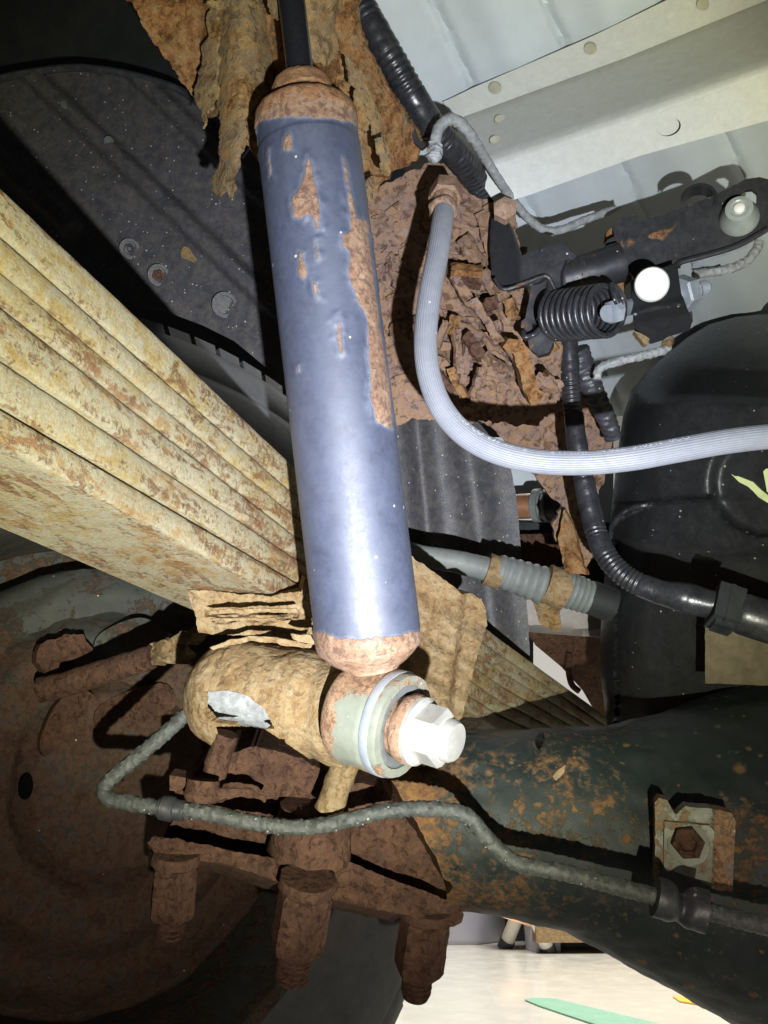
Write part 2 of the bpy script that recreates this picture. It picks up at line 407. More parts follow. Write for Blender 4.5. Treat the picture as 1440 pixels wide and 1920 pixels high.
def leafmat():
    nt = NT('leaf_coating'); v = nt.stretched(LON, .28); a = nt.noise(30, 8, .7, .4, v); b = nt.noise(120, 8, .72, .5); fine = nt.noise(700, 5, .75)
    base = nt.ramp(nt.math('ADD', nt.math('MULTIPLY', a, .6), nt.math('MULTIPLY', b, .4)), [(.34, (.21, .115, .035)), (.43, (.30, .225, .09)), (.52, (.33, .30, .20)), (.58, (.30, .215, .10)), (.66, (.22, .11, .035))])
    w = nt.math('MULTIPLY', nt.attr('wear'), 1.0)
    sp = nt.math('ADD', nt.math('ADD', nt.math('MULTIPLY', nt.noise(95, 6, .66, .8, v), .62), nt.math('MULTIPLY', nt.noise(330, 5, .7, .4), .38)), w)
    m1 = nt.ramp(sp, [(.522, 0.0), (.585, .8), (.67, 1.0)])
    sp2 = nt.math('ADD', nt.math('ADD', nt.math('MULTIPLY', nt.noise(210, 5, .65, .6), .6), nt.math('MULTIPLY', nt.noise(600, 4, .7), .4)), w)
    m2 = nt.ramp(sp2, [(.575, 0.0), (.66, .6)])
    c = nt.mix(m1, base, nt.ramp(b, [(.35, (.085, .035, .016)), (.5, (.17, .078, .030)), (.62, (.27, .145, .055))]))
    c = nt.mix(m2, c, (.13, .055, .024))
    c = nt.mix(.55, c, nt.ramp(fine, [(.28, .35), (.62, 1.0)]), 'MULTIPLY')
    h = nt.math('ADD', nt.math('ADD', nt.math('MULTIPLY', m1, -.35), nt.math('MULTIPLY', fine, .45)), nt.math('MULTIPLY', b, .5))
    nt.set(c, .72, 0.0, .25); nt.bump(h, .9, .0014); return nt.m
M['leaf'] = leafmat()
def axlemat():
    nt = NT('axle_paint'); c, a, b, fine = rustcols(nt, [(.09, .042, .022), (.19, .09, .036), (.29, .15, .055), (.38, .23, .08)], 1.6)
    big = nt.noise(34, 6, .66, .4); mid = nt.noise(150, 6, .7, .3); w = nt.attr('wear')
    f = nt.math('ADD', nt.math('ADD', nt.math('MULTIPLY', big, .36), nt.math('MULTIPLY', mid, .64)), w)
    m1 = nt.ramp(f, [(.545, 0.0), (.60, .5), (.69, 1.0)]); halo = nt.ramp(f, [(.50, 0.0), (.60, 1.0)])
    spots = []
    for sc, keep in ((60, .55), (130, .5)):
        vd = nt.voro(sc, 'F1', 1, 'Distance'); vc = nt.voro(sc, 'F1', 1, 'Color'); sep = nt.n('ShaderNodeSeparateColor'); nt.link(vc, sep.inputs[0])
        r_ = nt.math('MULTIPLY', nt.math('MULTIPLY', sep.outputs[1], .34), nt.math('LESS_THAN', sep.outputs[0], keep))
        e = nt.math('DIVIDE', nt.math('ADD', vd, nt.math('MULTIPLY', nt.math('SUBTRACT', mid, .5), .5)), nt.math('ADD', r_, .001)); spots.append(e)
    sm = nt.math('MINIMUM', spots[0], spots[1])
    core = nt.ramp(sm, [(.35, 1.0), (.75, 0.0)]); ring = nt.ramp(sm, [(.6, 1.0), (1.0, 0.0)])
    base = nt.mix(nt.ramp(nt.noise(45, 7, .7), [(.35, 0.0), (.7, 1.0)]), (.013, .021, .022), (.028, .038, .036))
    base = nt.mix(nt.math('MULTIPLY', nt.math('MAXIMUM', ring, nt.math('MULTIPLY', halo, .5)), .45), base, (.10, .105, .08))
    m_ = nt.math('MAXIMUM', m1, nt.math('MULTIPLY', core, .85))
    col = nt.mix(m_, base, c)
    nt.set(col, nt.mix(m_, nt.ramp(fine, [(.3, .48), (.7, .68)]), (.9, .9, .9)), 0.0, .5)
    nt.bump(nt.math('ADD', nt.math('MULTIPLY', m_, nt.math('ADD', b, .2)), nt.math('MULTIPLY', fine, .2)), .7, .0014); return nt.m
M['axle'] = axlemat()
M['plate'] = painted('backing_paint', (.048, .053, .050), [(.042, .024, .018), (.080, .043, .028), (.115, .066, .040), (.075, .068, .058), (.12, .075, .045)], .50, .8, .6, .35, .35, (.12, .11, .07), .03, 1.0, 1.0, 0.0, .06, None, None, .25)
M['black_metal'] = painted('black_metal', (.016, .017, .020), [(.12, .05, .02), (.25, .12, .05), (.30, .19, .12)], .66, 1.6, .42, .5, .25, (.06, .06, .058), .06, .5, .9)
M['piston'] = plain('piston_chrome', (.10, .10, .12), .27, .9, .6, .1, 1, .02)
M['liner'] = plain('liner_plastic', (.050, .052, .060), .5, 0, .45, .35, .9, .6, .65, (.15, .125, .10), .22, .0012)
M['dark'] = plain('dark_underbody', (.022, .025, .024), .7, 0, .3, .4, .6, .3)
M['tank'] = plain('tank_plastic', (.017, .018, .020), .42, 0, .4, .3, .7, .4, .35, (.055, .057, .058), .08)
M['black_rubber'] = plain('black_rubber', (.030, .031, .036), .45, 0, .5, .3, 1, .35, .4, (.11, .115, .125), .06)
M['loom_black'] = plain('loom_black', (.017, .018, .021), .33, 0, .5, .3, 1, .35, .3, (.10, .10, .10), .05)
M['grey_hose'] = plain('grey_hose', (.19, .20, .222), .5, 0, .45, .12, .8, .25, .25, (.34, .35, .38), .10)
M['bead_pipe'] = plain('coated_pipe', (.26, .27, .27), .5, 0, .5, .45, 3.2, .6, .6, (.42, .43, .42), .25)
M['axle_pipe'] = plain('axle_pipe', (.055, .061, .056), .5, 0, .45, .5, 3.2, .9, .6, (.15, .155, .14), .04)
M['zinc'] = plain('zinc_bolt', (.50, .50, .46), .36, .45, .6, .2, 2.5, .4, .3, (.5, .42, .3))
M['zinc_blue'] = plain('zinc_rod', (.36, .40, .44), .4, .35, .6, .25, 2, .3, .35, (.24, .26, .29))
M['white_paint'] = plain('white_paint', (.80, .79, .72), .5, 0, .5, .05, 1, .1)
M['floor_pan'] = plain('floor_pan_paint', (.48, .53, .55), .55, 0, .4, .12, .25, .12, .14, (.36, .34, .27))
M['member'] = plain('crossmember_paint', (.50, .51, .47), .6, 0, .4, .10, 2.6, .8, .35, (.36, .35, .28), 0, .0005)
M['spot'] = plain('weld_spot', (.36, .35, .26), .6, 0, .4, .25, 2, .4)
M['tyre'] = plain('tyre_rubber', (.10, .104, .108), .75, 0, .3, .3, .8, .5, .3, (.16, .155, .145))
M['boot'] = plain('boot_rubber', (.15, .165, .155), .6, 0, .4, .25, .8, .4, .35, (.24, .25, .20))
M['bush'] = plain('bush_rubber', (.10, .11, .105), .6, 0, .4, .3, 1, .4, .3, (.26, .27, .24))
M['eye'] = painted('eye_steel', (.19, .205, .16), [(.20, .10, .05), (.33, .20, .11), (.42, .30, .19)], .74, 1.4, .5, .5, .35, (.30, .31, .25), .03, .6, 1.0)
M['copper'] = plain('copper_pipe', (.30, .14, .07), .45, .3, .5, .3)
M['pink'] = plain('sill_paint', (.40, .36, .34), .55, 0, .4, .15, .4, .15, .3, (.33, .30, .24))
M['board'] = plain('brown_board', (.13, .105, .07), .8, 0, .2, .35, 1.4, .8, .4, (.19, .165, .11), 0, .0012)
M['marker'] = plain('paint_marker', (.70, .78, .40), .6, 0, .3, .12, 2, .1)
M['print'] = plain('hose_print', (.55, .57, .60), .6, 0, .3, .25, 6, .1)
M['clear'] = plain('clear_bush', (.30, .33, .31), .35, 0, .6, .15, 2, .2)
M['floor'] = plain('epoxy_floor', (.66, .63, .54), .16, 0, .5, .05, .02, .03)
M['hole_shade'] = plain('hole_shade', (.004, .004, .004), .95, 0, .05)  # near-black colour for the shade inside a hole
M['wall'] = plain('workshop_wall', (.82, .80, .76), .7, 0, .3, .03, .02, .02)
M['bin'] = plain('grey_bin', (.34, .34, .40), .5, 0, .4, .06, .1, .05)
M['green_tape'] = plain('green_tape', (.26, .46, .33), .5, 0, .4, .15, .4, .05)
M['yellow_tape'] = plain('yellow_tape', (.80, .48, .08), .5, 0, .4, .1, .4, .05)
M['orange_seat'] = plain('stool_seat', (.75, .45, .28), .5, 0, .4, .1, .2, .05)

exec_order = []
# ================================================================== the car body: floor pan, cross member, rails
SLOPE = .47
pan_d = plane3((900, 50, .565), (1440, 0, .545), (1200, 390, .70))
def pan_relief(x, y):
    s = x - SLOPE * y; h = 0
    for c in (600, 812, 1020, 1240, 1450): h -= .005 * math.exp(-((s - c) / 9) ** 2)          # narrow grooves
    for c in (700, 912, 1130, 1345): h += .005 * math.exp(-((s - c) / 42) ** 2)             # broad swages
    return h
t = thing('floor_panel', 'pale grey grooved sheet metal of the car floor above everything', 'car floor', (1250, 330, .95))
mb = MB(); sheet(mb, [(560, -120), (1560, -120), (1560, 720), (1200, 780), (1040, 780), (820, 420), (600, 60)], lambda x, y: pan_d(x, y) - pan_relief(x, y), M['floor_pan'] and 9, .002)
mb.build('pressed_sheet', M['floor_pan'], t)

t = thing('cross_member', 'pale greenish painted steel cross member under the car floor, with one round hole', 'cross member', (1200, 220, .85))
def ln(*pts):
    xs = [p[0] for p in pts]; ys = [p[1] for p in pts]
    return lambda x: float(np.interp(x, xs, ys)) if xs[0] <= x <= xs[-1] else (ys[-1] + (x - xs[-1]) * (ys[-1] - ys[-2]) / (xs[-1] - xs[-2]) if x > xs[-1] else ys[0])
U0 = ln((790, 205), (840, 187), (885, 165), (1110, 68), (1250, 0), (1560, -140)); U1 = ln((800, 245), (870, 219), (1170, 110), (1440, 0), (1560, -50))
U2 = ln((860, 335), (930, 306), (1200, 214), (1440, 130), (1560, 90)); U3 = ln((900, 392), (980, 370), (1200, 292), (1440, 226), (1560, 192))
mb = MB()
# flange strip lying on the floor panel
rows = []
for i in range(41):
    x = 830 + i * 18
    x0, x1 = x, x + 22
    rows.append([P(x0, U0(x0), pan_d(x0, U0(x0)) - .010), P(x0 + 18, U1(x0 + 18), pan_d(x0 + 18, U1(x0 + 18)) - .010), P(x0 + 18, U1(x0 + 18), pan_d(x0 + 18, U1(x0 + 18)) - .0085), P(x0, U0(x0), pan_d(x0, U0(x0)) - .0085)])
loftrows(mb, rows); mb.build('flange', M['member'], t)
mb = MB(); rows = []
DROP = .046
for i in range(41):
    x = 852 + i * 18; r = []
    dA = pan_d(x, U1(x)) - .011
    for k in range(9):                                        # web with a small roll at top
        u = k / 8; xx = x + 26 * u; y = U1(xx) + (U2(xx) - 9 - U1(xx)) * u
        r.append(P(xx, y, dA - DROP * (u ** .9) ))
    for k in range(1, 7):                                     # rounded corner
        u = k / 6; xx = x + 26 + 8 * u; y = U2(xx) - 9 + 20 * u
        r.append(P(xx, y, dA - DROP - .004 * math.sin(math.pi * u * .5) + .004 * u))
    rows.append(r)
top = [[q for q in r] for r in rows]
back = [[q + (q - CAM).normalized() * .002 for q in reversed(r)] for r in rows]
loftrows(mb, [a + b for a, b in zip(top, back)]); mb.build('web', M['member'], t)
mb = MB()
pts = [(x, U2(x) + 10) for x in range(894, 1570, 30)] + [(x, U3(x)) for x in range(1560, 925, -30)]
dl = lambda x, y: pan_d(x - 34, U1(x - 34)) - .0115 - DROP + .00014 * (y - U2(x) - 10)
sheet(mb, pts, dl, 8, .002, 0, holes=[circ(1254, 238, 23, 17, 24, -.3)]); mb.build('lower_flange', M['member'], t)
mb = MB(); sheet(mb, circ(1254, 238, 40, 34, 20, -.3), lambda x, y: dl(x, y) + .007, 10, .002); mb.build('inner_skin', M['member'], t)
for (x, y) in ((928, 166), (1107, 92), (1318, 9)):
    mb = MB(); sheet(mb, circ(x, y, 12, 11, 14), lambda a, b: pan_d(a, b) - .0125, 6, .002); mb.build('weld_spot', M['spot'], t)
for (x, y) in ((937, 222), (928, 261)):
    mb = MB(); dA = pan_d(x, U1(x)) - .011; u = (y - U1(x)) / (U2(x) - U1(x)); dd = dA - DROP * u ** .9 - .003
    sheet(mb, circ(x, y, 10, 7, 14, -.3), lambda a, b: dd, 6, .003); mb.build('weld_spot', M['spot'], t)

# frame rail: the flaking rusty box behind the hose
def rail_d(x, y):
    d = plane3((690, 340, .575), (1060, 700, .60), (740, 790, .60))(x, y)
    return d
rail = [(640, 330), (690, 362), (760, 330), (800, 308), (838, 306), (862, 332), (885, 368), (935, 382), (962, 392), (972, 440), (985, 520), (1000, 560), (1045, 630), (1066, 680),
        (1062, 735), (1010, 800), (900, 790), (800, 786), (738, 800), (660, 800), (600, 560)]
def rail_relief(x, y):
    h = 0
    for (a, b, c, d, w, hh) in ((845, 505, 930, 640, 13, .010), (855, 620, 800, 740, 10, .008), (860, 610, 960, 700, 13, .010), (900, 560, 935, 640, 10, .010), (800, 640, 870, 760, 12, .010), (900, 680, 890, 760, 9, .007), (845, 505, 900, 500, 10, .006), (720, 560, 700, 780, 30, -.004), (930, 420, 940, 560, 16, .008)):
        L = math.hypot(c - a, d - b); tt = max(0, min(1, ((x - a) * (c - a) + (y - b) * (d - b)) / L / L)); q = math.hypot(x - a - tt * (c - a), y - b - tt * (d - b))
        h += hh * math.exp(-(q / w) ** 2)
    return h
rl = thing('frame_rail', 'heavily flaking brown rusted frame rail behind the grey hose', 'frame rail', (860, 560, .6))
mb = MB(); sheet(mb, rail, rail_d, 4, .012, .005, 16, 7, bump=rail_relief, tamp=.0012, tsc=70, seed=3)
mb.build('box_section', M['rust_frame'], rl, ang=30)
# loose scales of rust standing off the rail
mb = MB(); rnd = random.Random(4)
for i in range(190):
    x = rnd.uniform(690, 1050); y = rnd.uniform(330, 780)
    if not inside(np.array([[x, y]]), rail)[0]: continue
    if x < 800 and rnd.random() < .75: continue
    a = rnd.uniform(-.4, 1.9) if x > 800 else rnd.uniform(-.6, .5); l = rnd.uniform(8, 34); w = rnd.uniform(4, 11)
    d0 = rail_d(x, y) - rail_relief(x, y) - .004
    pl = []
    for k in range(7):
        an = 2 * math.pi * k / 7; rr = rnd.uniform(.7, 1.15); u = math.cos(an) * l * rr; v = math.sin(an) * w * rr
        pl.append((x + u * math.cos(a) - v * math.sin(a), y + u * math.sin(a) + v * math.cos(a)))
    tilt = rnd.uniform(-.00012, .00012); tilt2 = rnd.uniform(-.00016, .00016)
    f = [P(q[0], q[1], d0 + tilt * (q[0] - x) + tilt2 * (q[1] - y) + rnd.uniform(-.0007, .0007)) for q in pl]; b = [q + FW * .0012 for q in f]; n = 7
    mb.add(f + b, [tuple(range(n)), tuple(reversed(range(n, 2 * n)))] + [(k, k + n, (k + 1) % n + n, (k + 1) % n) for k in range(n)])
mb.build('rust_scale', M['rust_frame'], rl, smooth=False, kind='stuff')
# deep ribs and torn layers where the steel has delaminated
rnd = random.Random(11)
def strip(x0, y0, x1, y1, w, d, mat, seed, th=.0045):
    L = math.hypot(x1 - x0, y1 - y0); ux, uy = (x1 - x0) / L, (y1 - y0) / L; rs = random.Random(seed)
    a = [(x0 + ux * L * t_ - uy * w * rs.uniform(.55, 1.1), y0 + uy * L * t_ + ux * w * rs.uniform(.55, 1.1)) for t_ in (0, .2, .4, .6, .8, 1)]
    b = [(x0 + ux * L * t_ + uy * w * rs.uniform(.55, 1.1), y0 + uy * L * t_ - ux * w * rs.uniform(.55, 1.1)) for t_ in (1, .8, .6, .4, .2, 0)]
    sl = rs.uniform(-.00035, .00035)
    mb = MB(); sheet(mb, a + b, lambda x, y: d + sl * ((x - x0) * -uy + (y - y0) * ux), 4, th, .0016, 70, 2.5, tamp=.002, tsc=70, seed=seed); mb.build('rust_rib', M[mat], rl, ang=26)
for k, q in enumerate(((846, 500, 905, 505, 9, .552), (850, 515, 884, 570, 11, .556), (884, 560, 938, 642, 10, .548), (918, 556, 925, 580, 14, .55), (905, 505, 945, 560, 12, .558), (852, 590, 842, 625, 9, .562), (836, 600, 816, 650, 7, .565), (858, 618, 862, 700, 8, .560),
                       (872, 625, 905, 668, 11, .557), (905, 668, 950, 705, 12, .557), (842, 690, 870, 745, 9, .563), (880, 640, 866, 720, 7, .562), (905, 690, 890, 745, 8, .563), (812, 690, 850, 735, 8, .565), (930, 600, 935, 620, 10, .552), (950, 560, 962, 600, 12, .566), (870, 440, 905, 500, 14, .572), (905, 400, 925, 480, 16, .574), (860, 520, 905, 530, 9, .560), (948, 640, 975, 680, 10, .560), (1000, 600, 1040, 660, 12, .572), (1010, 700, 1050, 730, 12, .575))):
    strip(*q, ('rust_orange', 'rust_frame', 'rust_frame', 'rust_brown', 'rust_frame')[k % 5], 300 + k)
for k in range(16):                                  # broad lifted plates
    x = rnd.uniform(705, 800) if k < 8 else rnd.uniform(830, 1030); y = rnd.uniform(390, 770); a = rnd.uniform(.7, 1.4); L = rnd.uniform(25, 60)
    if inside(np.array([[x, y], [x + L * math.cos(a), y + L * math.sin(a)]]), rail).all(): strip(x, y, x + L * math.cos(a), y + L * math.sin(a), rnd.uniform(10, 22), rail_d(x, y) - rail_relief(x, y) - .004, 'rust_frame', 400 + k, .003)

# lower rusty gusset hanging from the rail
g = thing('rail_gusset', 'twisted rusty gusset plate hanging below the rail beside the fuel tank', 'gusset', (1060, 900, .68))
mb = MB(); sheet(mb, [(860, 770), (960, 730), (1060, 660), (1110, 760), (1148, 805), (1146, 840), (1130, 905), (1105, 950), (1112, 1040), (1098, 1068), (1078, 1062), (1042, 1010), (1036, 985), (1052, 950), (1010, 905), (985, 868), (920, 800)],
                  lambda x, y: .68 + .00008 * (y - 800), 6, .006, .005, 22, 4, tamp=.002, tsc=40, seed=8)
mb.build('gusset_plate', M['rust_frame'], g, ang=30)
mb = MB(); sheet(mb, [(1058, 955), (1078, 1000), (1092, 1060), (1100, 1078), (1060, 1072), (1046, 1010)], lambda x, y: .675 - .0002 * (x - 1060), 6, .006, .005, 30, 3, seed=12)
mb.build('torn_edge', M['rust_orange'], g)

# ------------------------------------------------------------------ shock tower and its hanging scales of rust
sh = thing('shock_mount', 'orange rusted upper shock mount with torn hanging sheets of rust', 'shock mount', (560, 120, .5))
def mount_d(x, y): return .50 + .00010 * (y - 100) - .05 * math.exp(-((x - 640) / 120) ** 2) * (1 if y < 330 else .5) - .02 * math.exp(-((x - 440) / 50) ** 2)
mb = MB(); sheet(mb, [(200, -60), (700, -60), (664, 20), (690, 95), (745, 190), (792, 262), (780, 300), (735, 322), (690, 372), (640, 420), (480, 300), (452, 230), (410, 212), (392, 220), (366, 186), (290, 80)], mount_d, 5, .006, .006, 24, 6, tamp=.004, tsc=50, seed=21)
mb.build('mount_plate', M['rust_orange'], sh, ang=30)
def flake(pts, d0, dx, dy, curl, seed, th=.0014, mat='rust_flake', step=5, cx=None):
    mb = MB(); xs = [p[0] for p in pts]; cx = cx or (min(xs) + max(xs)) / 2
    sheet(mb, pts, lambda x, y: d0 + dx * (x - cx) + dy * (y - pts[0][1]) + curl * ((x - cx) / 40) ** 2, 4, th, .0010, 60, 6, tamp=.0007, tsc=120, seed=seed)
    mb.build('rust_sheet', M[mat], sh, ang=30)
flake([(412, -40), (505, -40), (520, 60), (528, 150), (490, 178), (462, 215), (462, 270), (452, 285), (446, 310), (440, 335), (440, 368), (428, 370), (424, 358), (414, 364), (398, 358), (396, 335), (408, 318), (414, 250), (410, 190), (404, 90)], .470, .0001, -.00003, .010, 31)
flake([(392, -20), (412, -40), (408, 60), (408, 150), (412, 170), (398, 200), (388, 212), (380, 240), (377, 210), (362, 180), (372, 130), (388, 60)], .468, -.0003, .0, .004, 32)
flake([(530, -40), (672, -40), (676, 60), (684, 120), (690, 160), (676, 130), (664, 118), (640, 108), (612, 122), (588, 118), (574, 98), (562, 55), (545, 20), (540, 8), (528, 16), (522, 38), (508, 30), (502, -20)], .425, .0002, .0001, .004, 33)
flake([(648, 112), (672, 128), (694, 170), (712, 225), (722, 262), (732, 300), (730, 328), (722, 322), (712, 295), (704, 250), (694, 228), (688, 246), (676, 240), (668, 200), (664, 160)], .430, .0003, .00005, .004, 34)
flake([(705, 262), (722, 250), (732, 305), (731, 330), (722, 325)], .425, .0003, .00005, .003, 35)
flake([(700, 330), (712, 345), (692, 372), (684, 352), (690, 336)], .45, .0003, .0, .004, 36)
flake([(388, 2), (430, -6), (452, 0), (448, 10), (412, 16), (392, 14)], .44, .0003, .0, .003, 37)
# flat dark sheet behind the piston rod, standing in for shade
mb = MB(); sheet(mb, [(498, -40), (600, -40), (600, 170), (520, 180), (500, 60)], lambda x, y: .535, 12, .004); mb.build('rod_shade_sheet', M['dark'], sh)

# ------------------------------------------------------------------ dark inner body, wheel-well liner
t = thing('inner_body', 'dark green-black inner body panel above the wheel liner', 'body panel', (150, 60, 1.0))
mb = MB(); sheet(mb, [(-300, -200), (500, -200), (520, 200), (380, 400), (-300, 300)], lambda x, y: 1.0 - .0002 * (x - 100), 30, .004, .002, 8); mb.build('panel', M['dark'], t)
mb = MB(); sheet(mb, [(-700, 150), (560, 150), (1000, 700), (1000, 1400), (-700, 1400)], lambda x, y: 1.25, 60, .004, .002, 8); mb.build('panel', M['dark'], t)

LD = plane3((0, 150, .80), (420, 250, .74), (480, 700, .70))
def liner_relief(x, y):
    # long ribs running down to the right
    u = (x * .72 + y * .69); v = (-x * .69 + y * .72); h = 0
    for vc, w, u0, u1, a in ((60, 26, -200, 900, .012), (215, 30, -200, 395, .012), (-75, 24, -200, 900, .010), (-190, 20, -200, 900, .008)):
        e = 1 / (1 + math.exp((u - u1) / 6)); h += a * 1.3 * e * (.5 + .5 * math.cos(math.pi * min(1, max(0, (abs(v - vc) - w * .3) / (w * .7)))))
    h -= .05 / (1 + math.exp((-y + 620 + (x - 400) * .66) / 7)) if False else 0
    return h
lin = thing('wheel_liner', 'ribbed dark plastic wheel arch liner above the leaf spring', 'wheel liner', (250, 350, .75))
def liner_dd(x, y):
    # lower lip turns away
    e = (y - (470 + (x - 200) * .66)); return LD(x, y) + (.0011 * max(0, e - 95))
mb = MB(); sheet(mb, [(-160, 210), (-60, 168), (0, 149), (60, 136), (120, 130), (190, 133), (260, 146), (330, 168), (375, 198), (405, 228), (425, 275), (500, 330), (600, 400), (600, 800), (500, 690), (440, 640), (380, 610), (300, 580), (150, 560), (-160, 400)],
                  liner_dd, 6, .004, .0012, 14, 0, bump=liner_relief, seed=40); mb.build('liner_shell', M['liner'], lin, ang=50)
mb = MB(); tube(mb, [(-100, 180, .80), (0, 147, .79), (120, 128, .775), (190, 131, .765), (260, 144, .758), (330, 166, .75), (375, 196, .743), (406, 226, .74), (426, 275, .735)], .0035, 8, 60); mb.build('liner_rim', M['black_rubber'], lin)
for (x, y, r, m) in ((242, 467, 19, 'black_rubber'), (296, 516, 20, 'rust_brown'), (420, 572, 24, 'liner')):
    d = liner_dd(x, y) - .002
    mb = MB(); o = P(x, y, d); ax = (CAM - o).normalized() + LAT * -.25
    lathe(mb, o, ax, [(0, r * d / FPX), (.0035, r * d / FPX), (.0035, r * .72 * d / FPX), (.001, r * .7 * d / FPX)], 20); s_ = mb.build('screw_cup', M['liner'], lin)
    if r != 24:
        mb = MB(); lathe(mb, o, ax, [(.0005, r * .6 * d / FPX), (.003, r * .55 * d / FPX), (.004, r * .3 * d / FPX), (.0025, r * .2 * d / FPX)], 6); mb.build('screw_head', M[m], s_)
for (x, y, r) in ((122, 195, 13), (204, 265, 13), (252, 312, 11), (172, 231, 6)):
    d = liner_dd(x, y) - liner_relief(x, y); mb = MB(); o = P(x, y, d); lathe(mb, o, (CAM - o), [(-.002, r * d / FPX), (.001, r * d / FPX * .9), (.002, r * d / FPX * .4), (.002, 0)], 14); mb.build('mould_mark', M['bush'], lin)
mb = MB(); sheet(mb, [(345, 462), (354, 464), (368, 485), (362, 491), (340, 483), (338, 470)], lambda x, y: liner_dd(x, y) - .003, 6, .002); mb.build('dried_mud', M['rust_flake'], lin)

# dark ribbed panel to the right of the shock absorber
sp = thing('splash_panel', 'dark ribbed splash panel between the shock absorber and the parking cable', 'splash panel', (880, 980, .82))
def sp_relief(x, y):
    h = 0
    for x0, a, w in ((782, .10, 20), (872, .14, 30)):
        c = x0 + a * (y - 800); h += .011 * math.exp(-((x - c) / w) ** 2)
    return h
mb = MB(); sheet(mb, [(600, 740), (740, 770), (800, 786), (880, 776), (905, 800), (935, 840), (958, 880), (968, 930), (978, 1040), (988, 1130), (994, 1225), (990, 1246), (930, 1215), (800, 1100), (600, 1000)], lambda x, y: .83 - .00004 * (x - 800) - .000012 * (y - 900), 6, .004, .001, 20, 1, bump=sp_relief, seed=50)
mb.build('panel', M['liner'], sp, ang=50)
mb = MB(); o = P(843, 1075, .80); hexnut(mb, o, CAM - o, .009, .008); mb.build('bolt_head', M['rust_brown'], sp)

# things seen through the gap beside the tank
t = thing('inner_floor', 'pale grey floor panel seen in the gap left of the fuel tank', 'body panel', (1020, 930, 1.15))
mb = MB(); sheet(mb, [(900, 820), (1150, 820), (1150, 1010), (1080, 992), (960, 1005), (900, 1000)], lambda x, y: .98 - .0002 * (x - 1000), 14, .003); mb.build('panel', M['floor_pan'], t)
cp = thing('copper_pipe', 'short copper coloured pipe with a grey end sleeve in the gap by the tank', 'pipe', (1005, 948, 1.02))
mb = MB(); tube(mb, [(930, 952, .90), (1010, 948, .88)], .0142, 18, 10, caps=True); mb.build('pipe_body', M['copper'], cp)
mb = MB(); o = P(1003, 948, .882); lathe(mb, o, P(1040, 947, .87) - o, [(0, .015), (0, .0185), (.007, .0185), (.007, .0155), (.012, .0155), (.012, .0175), (.016, .0175), (.016, .016)], 20); mb.build('collar', M['boot'], cp)
mb = MB(); tube(mb, [(1020, 947, .876), (1052, 946, .86)], .0150, 18, 6); mb.build('end_sleeve', M['dark'], cp)
t = thing('body_beam', 'dark brown cracked beam across the gap left of the fuel tank', 'beam', (1040, 1030, 1.05))
mb = MB(); sheet(mb, [(940, 1003), (1075, 1000), (1068, 1025), (1052, 1042), (1040, 1062), (940, 1066)], lambda x, y: .90, 8, .02, .003, 20, 2, seed=61); mb.build('beam_face', M['rust_brown'], t)
mb = MB(); sheet(mb, [(940, 980), (1160, 980), (1160, 1140), (1085, 1130), (1065, 1062), (940, 1070)], lambda x, y: .95, 14, .01, .002, 20); mb.build('beam_back', M['dark'], t)
t = thing('sill_panel', 'pinkish grey painted sill behind the yellow cable bracket', 'sill', (1060, 1130, 1.2))
mb = MB(); sheet(mb, [(900, 1058), (1160, 1066), (1160, 1196), (1080, 1192), (990, 1184), (900, 1170)], lambda x, y: 1.0 - .0001 * (x - 1000), 10, .004, bump=lambda x, y: .02 * math.exp(-((y - 1188 - (x - 1050) * .06) / 7) ** 2)); mb.build('sill_face', M['pink'], t)
mb = MB(); sheet(mb, [(990, 1186), (1160, 1196), (1180, 1400), (1120, 1342), (1092, 1294), (1052, 1250), (1004, 1210)], lambda x, y: 1.02 + .0005 * (y - 1190), 12, .004, .002, 20); mb.build('under_face', M['rust_brown'], t)
mb = MB(); tube(mb, [(1068, 1225, 1.02), (1066, 1255, 1.02), (1072, 1283, 1.02), (1086, 1296, 1.02)], .004, 8, 20); mb.build('brake_clip', M['rust_brown'], t)

# ================================================================== tank
TD = plane3((1150, 900, .70), (1440, 900, .60), (1300, 1300, .66))
def tank_edge(x, y): return 0
tank_pl = [(1560, 560), (1440, 588), (1380, 594), (1330, 608), (1290, 632), (1250, 664), (1212, 698), (1184, 732), (1168, 780), (1158, 850), (1150, 920), (1142, 990), (1136, 1050), (1130, 1120), (1125, 1200), (1126, 1270), (1136, 1340), (1146, 1420), (1560, 1420)]
tarr = np.array(tank_pl)
def tank_d(x, y):
    e = float(pdist(np.array([[x, y]]), tarr[1:18], False)[0]); k = max(0, 1 - e / 90)
    d = TD(x, y) + .10 * (1 - math.sqrt(max(0, 1 - k * k)))
    if y < 760: d += .00055 * (760 - y) * (1 if x > 1100 else 0) * .9
    # step below the seam
    seam = 985 - 42 * min(1, max(0, (x - 1150) / 70)) ** .6 - 8 * max(0, (x - 1220) / 120)
    s = 1 / (1 + math.exp(-(y - seam) / 3)); d -= .010 * math.exp(-((y - seam) / 4.5) ** 2) * (1 if x < 1342 else 0)
    d += .004 * s
    low = 1010 + 30 * math.sin((x - 1150) / 130); d += .012 / (1 + math.exp(-(y - low) / 6)) * (1 if x > 1155 else 0)
    # round recess with the paint mark
    q = math.hypot((x - 1445) / 108, (y - 905) / 100); d += .012 / (1 + math.exp((q - 1) * 26)) - .004 * math.exp(-((q - 1.05) / .03) ** 2) * (1 if y > 930 else 0)
    return d
tk = thing('fuel_tank', 'large black plastic fuel tank with a pale paint-pen check mark', 'fuel tank', (1300, 1000, .68))
mb = MB(); sheet(mb, tank_pl, tank_d, 6, .05, .0006, 50, 0, seed=70, back=FW * .25 + RT * .13); mb.build('tank_shell', M['tank'], tk, ang=60)
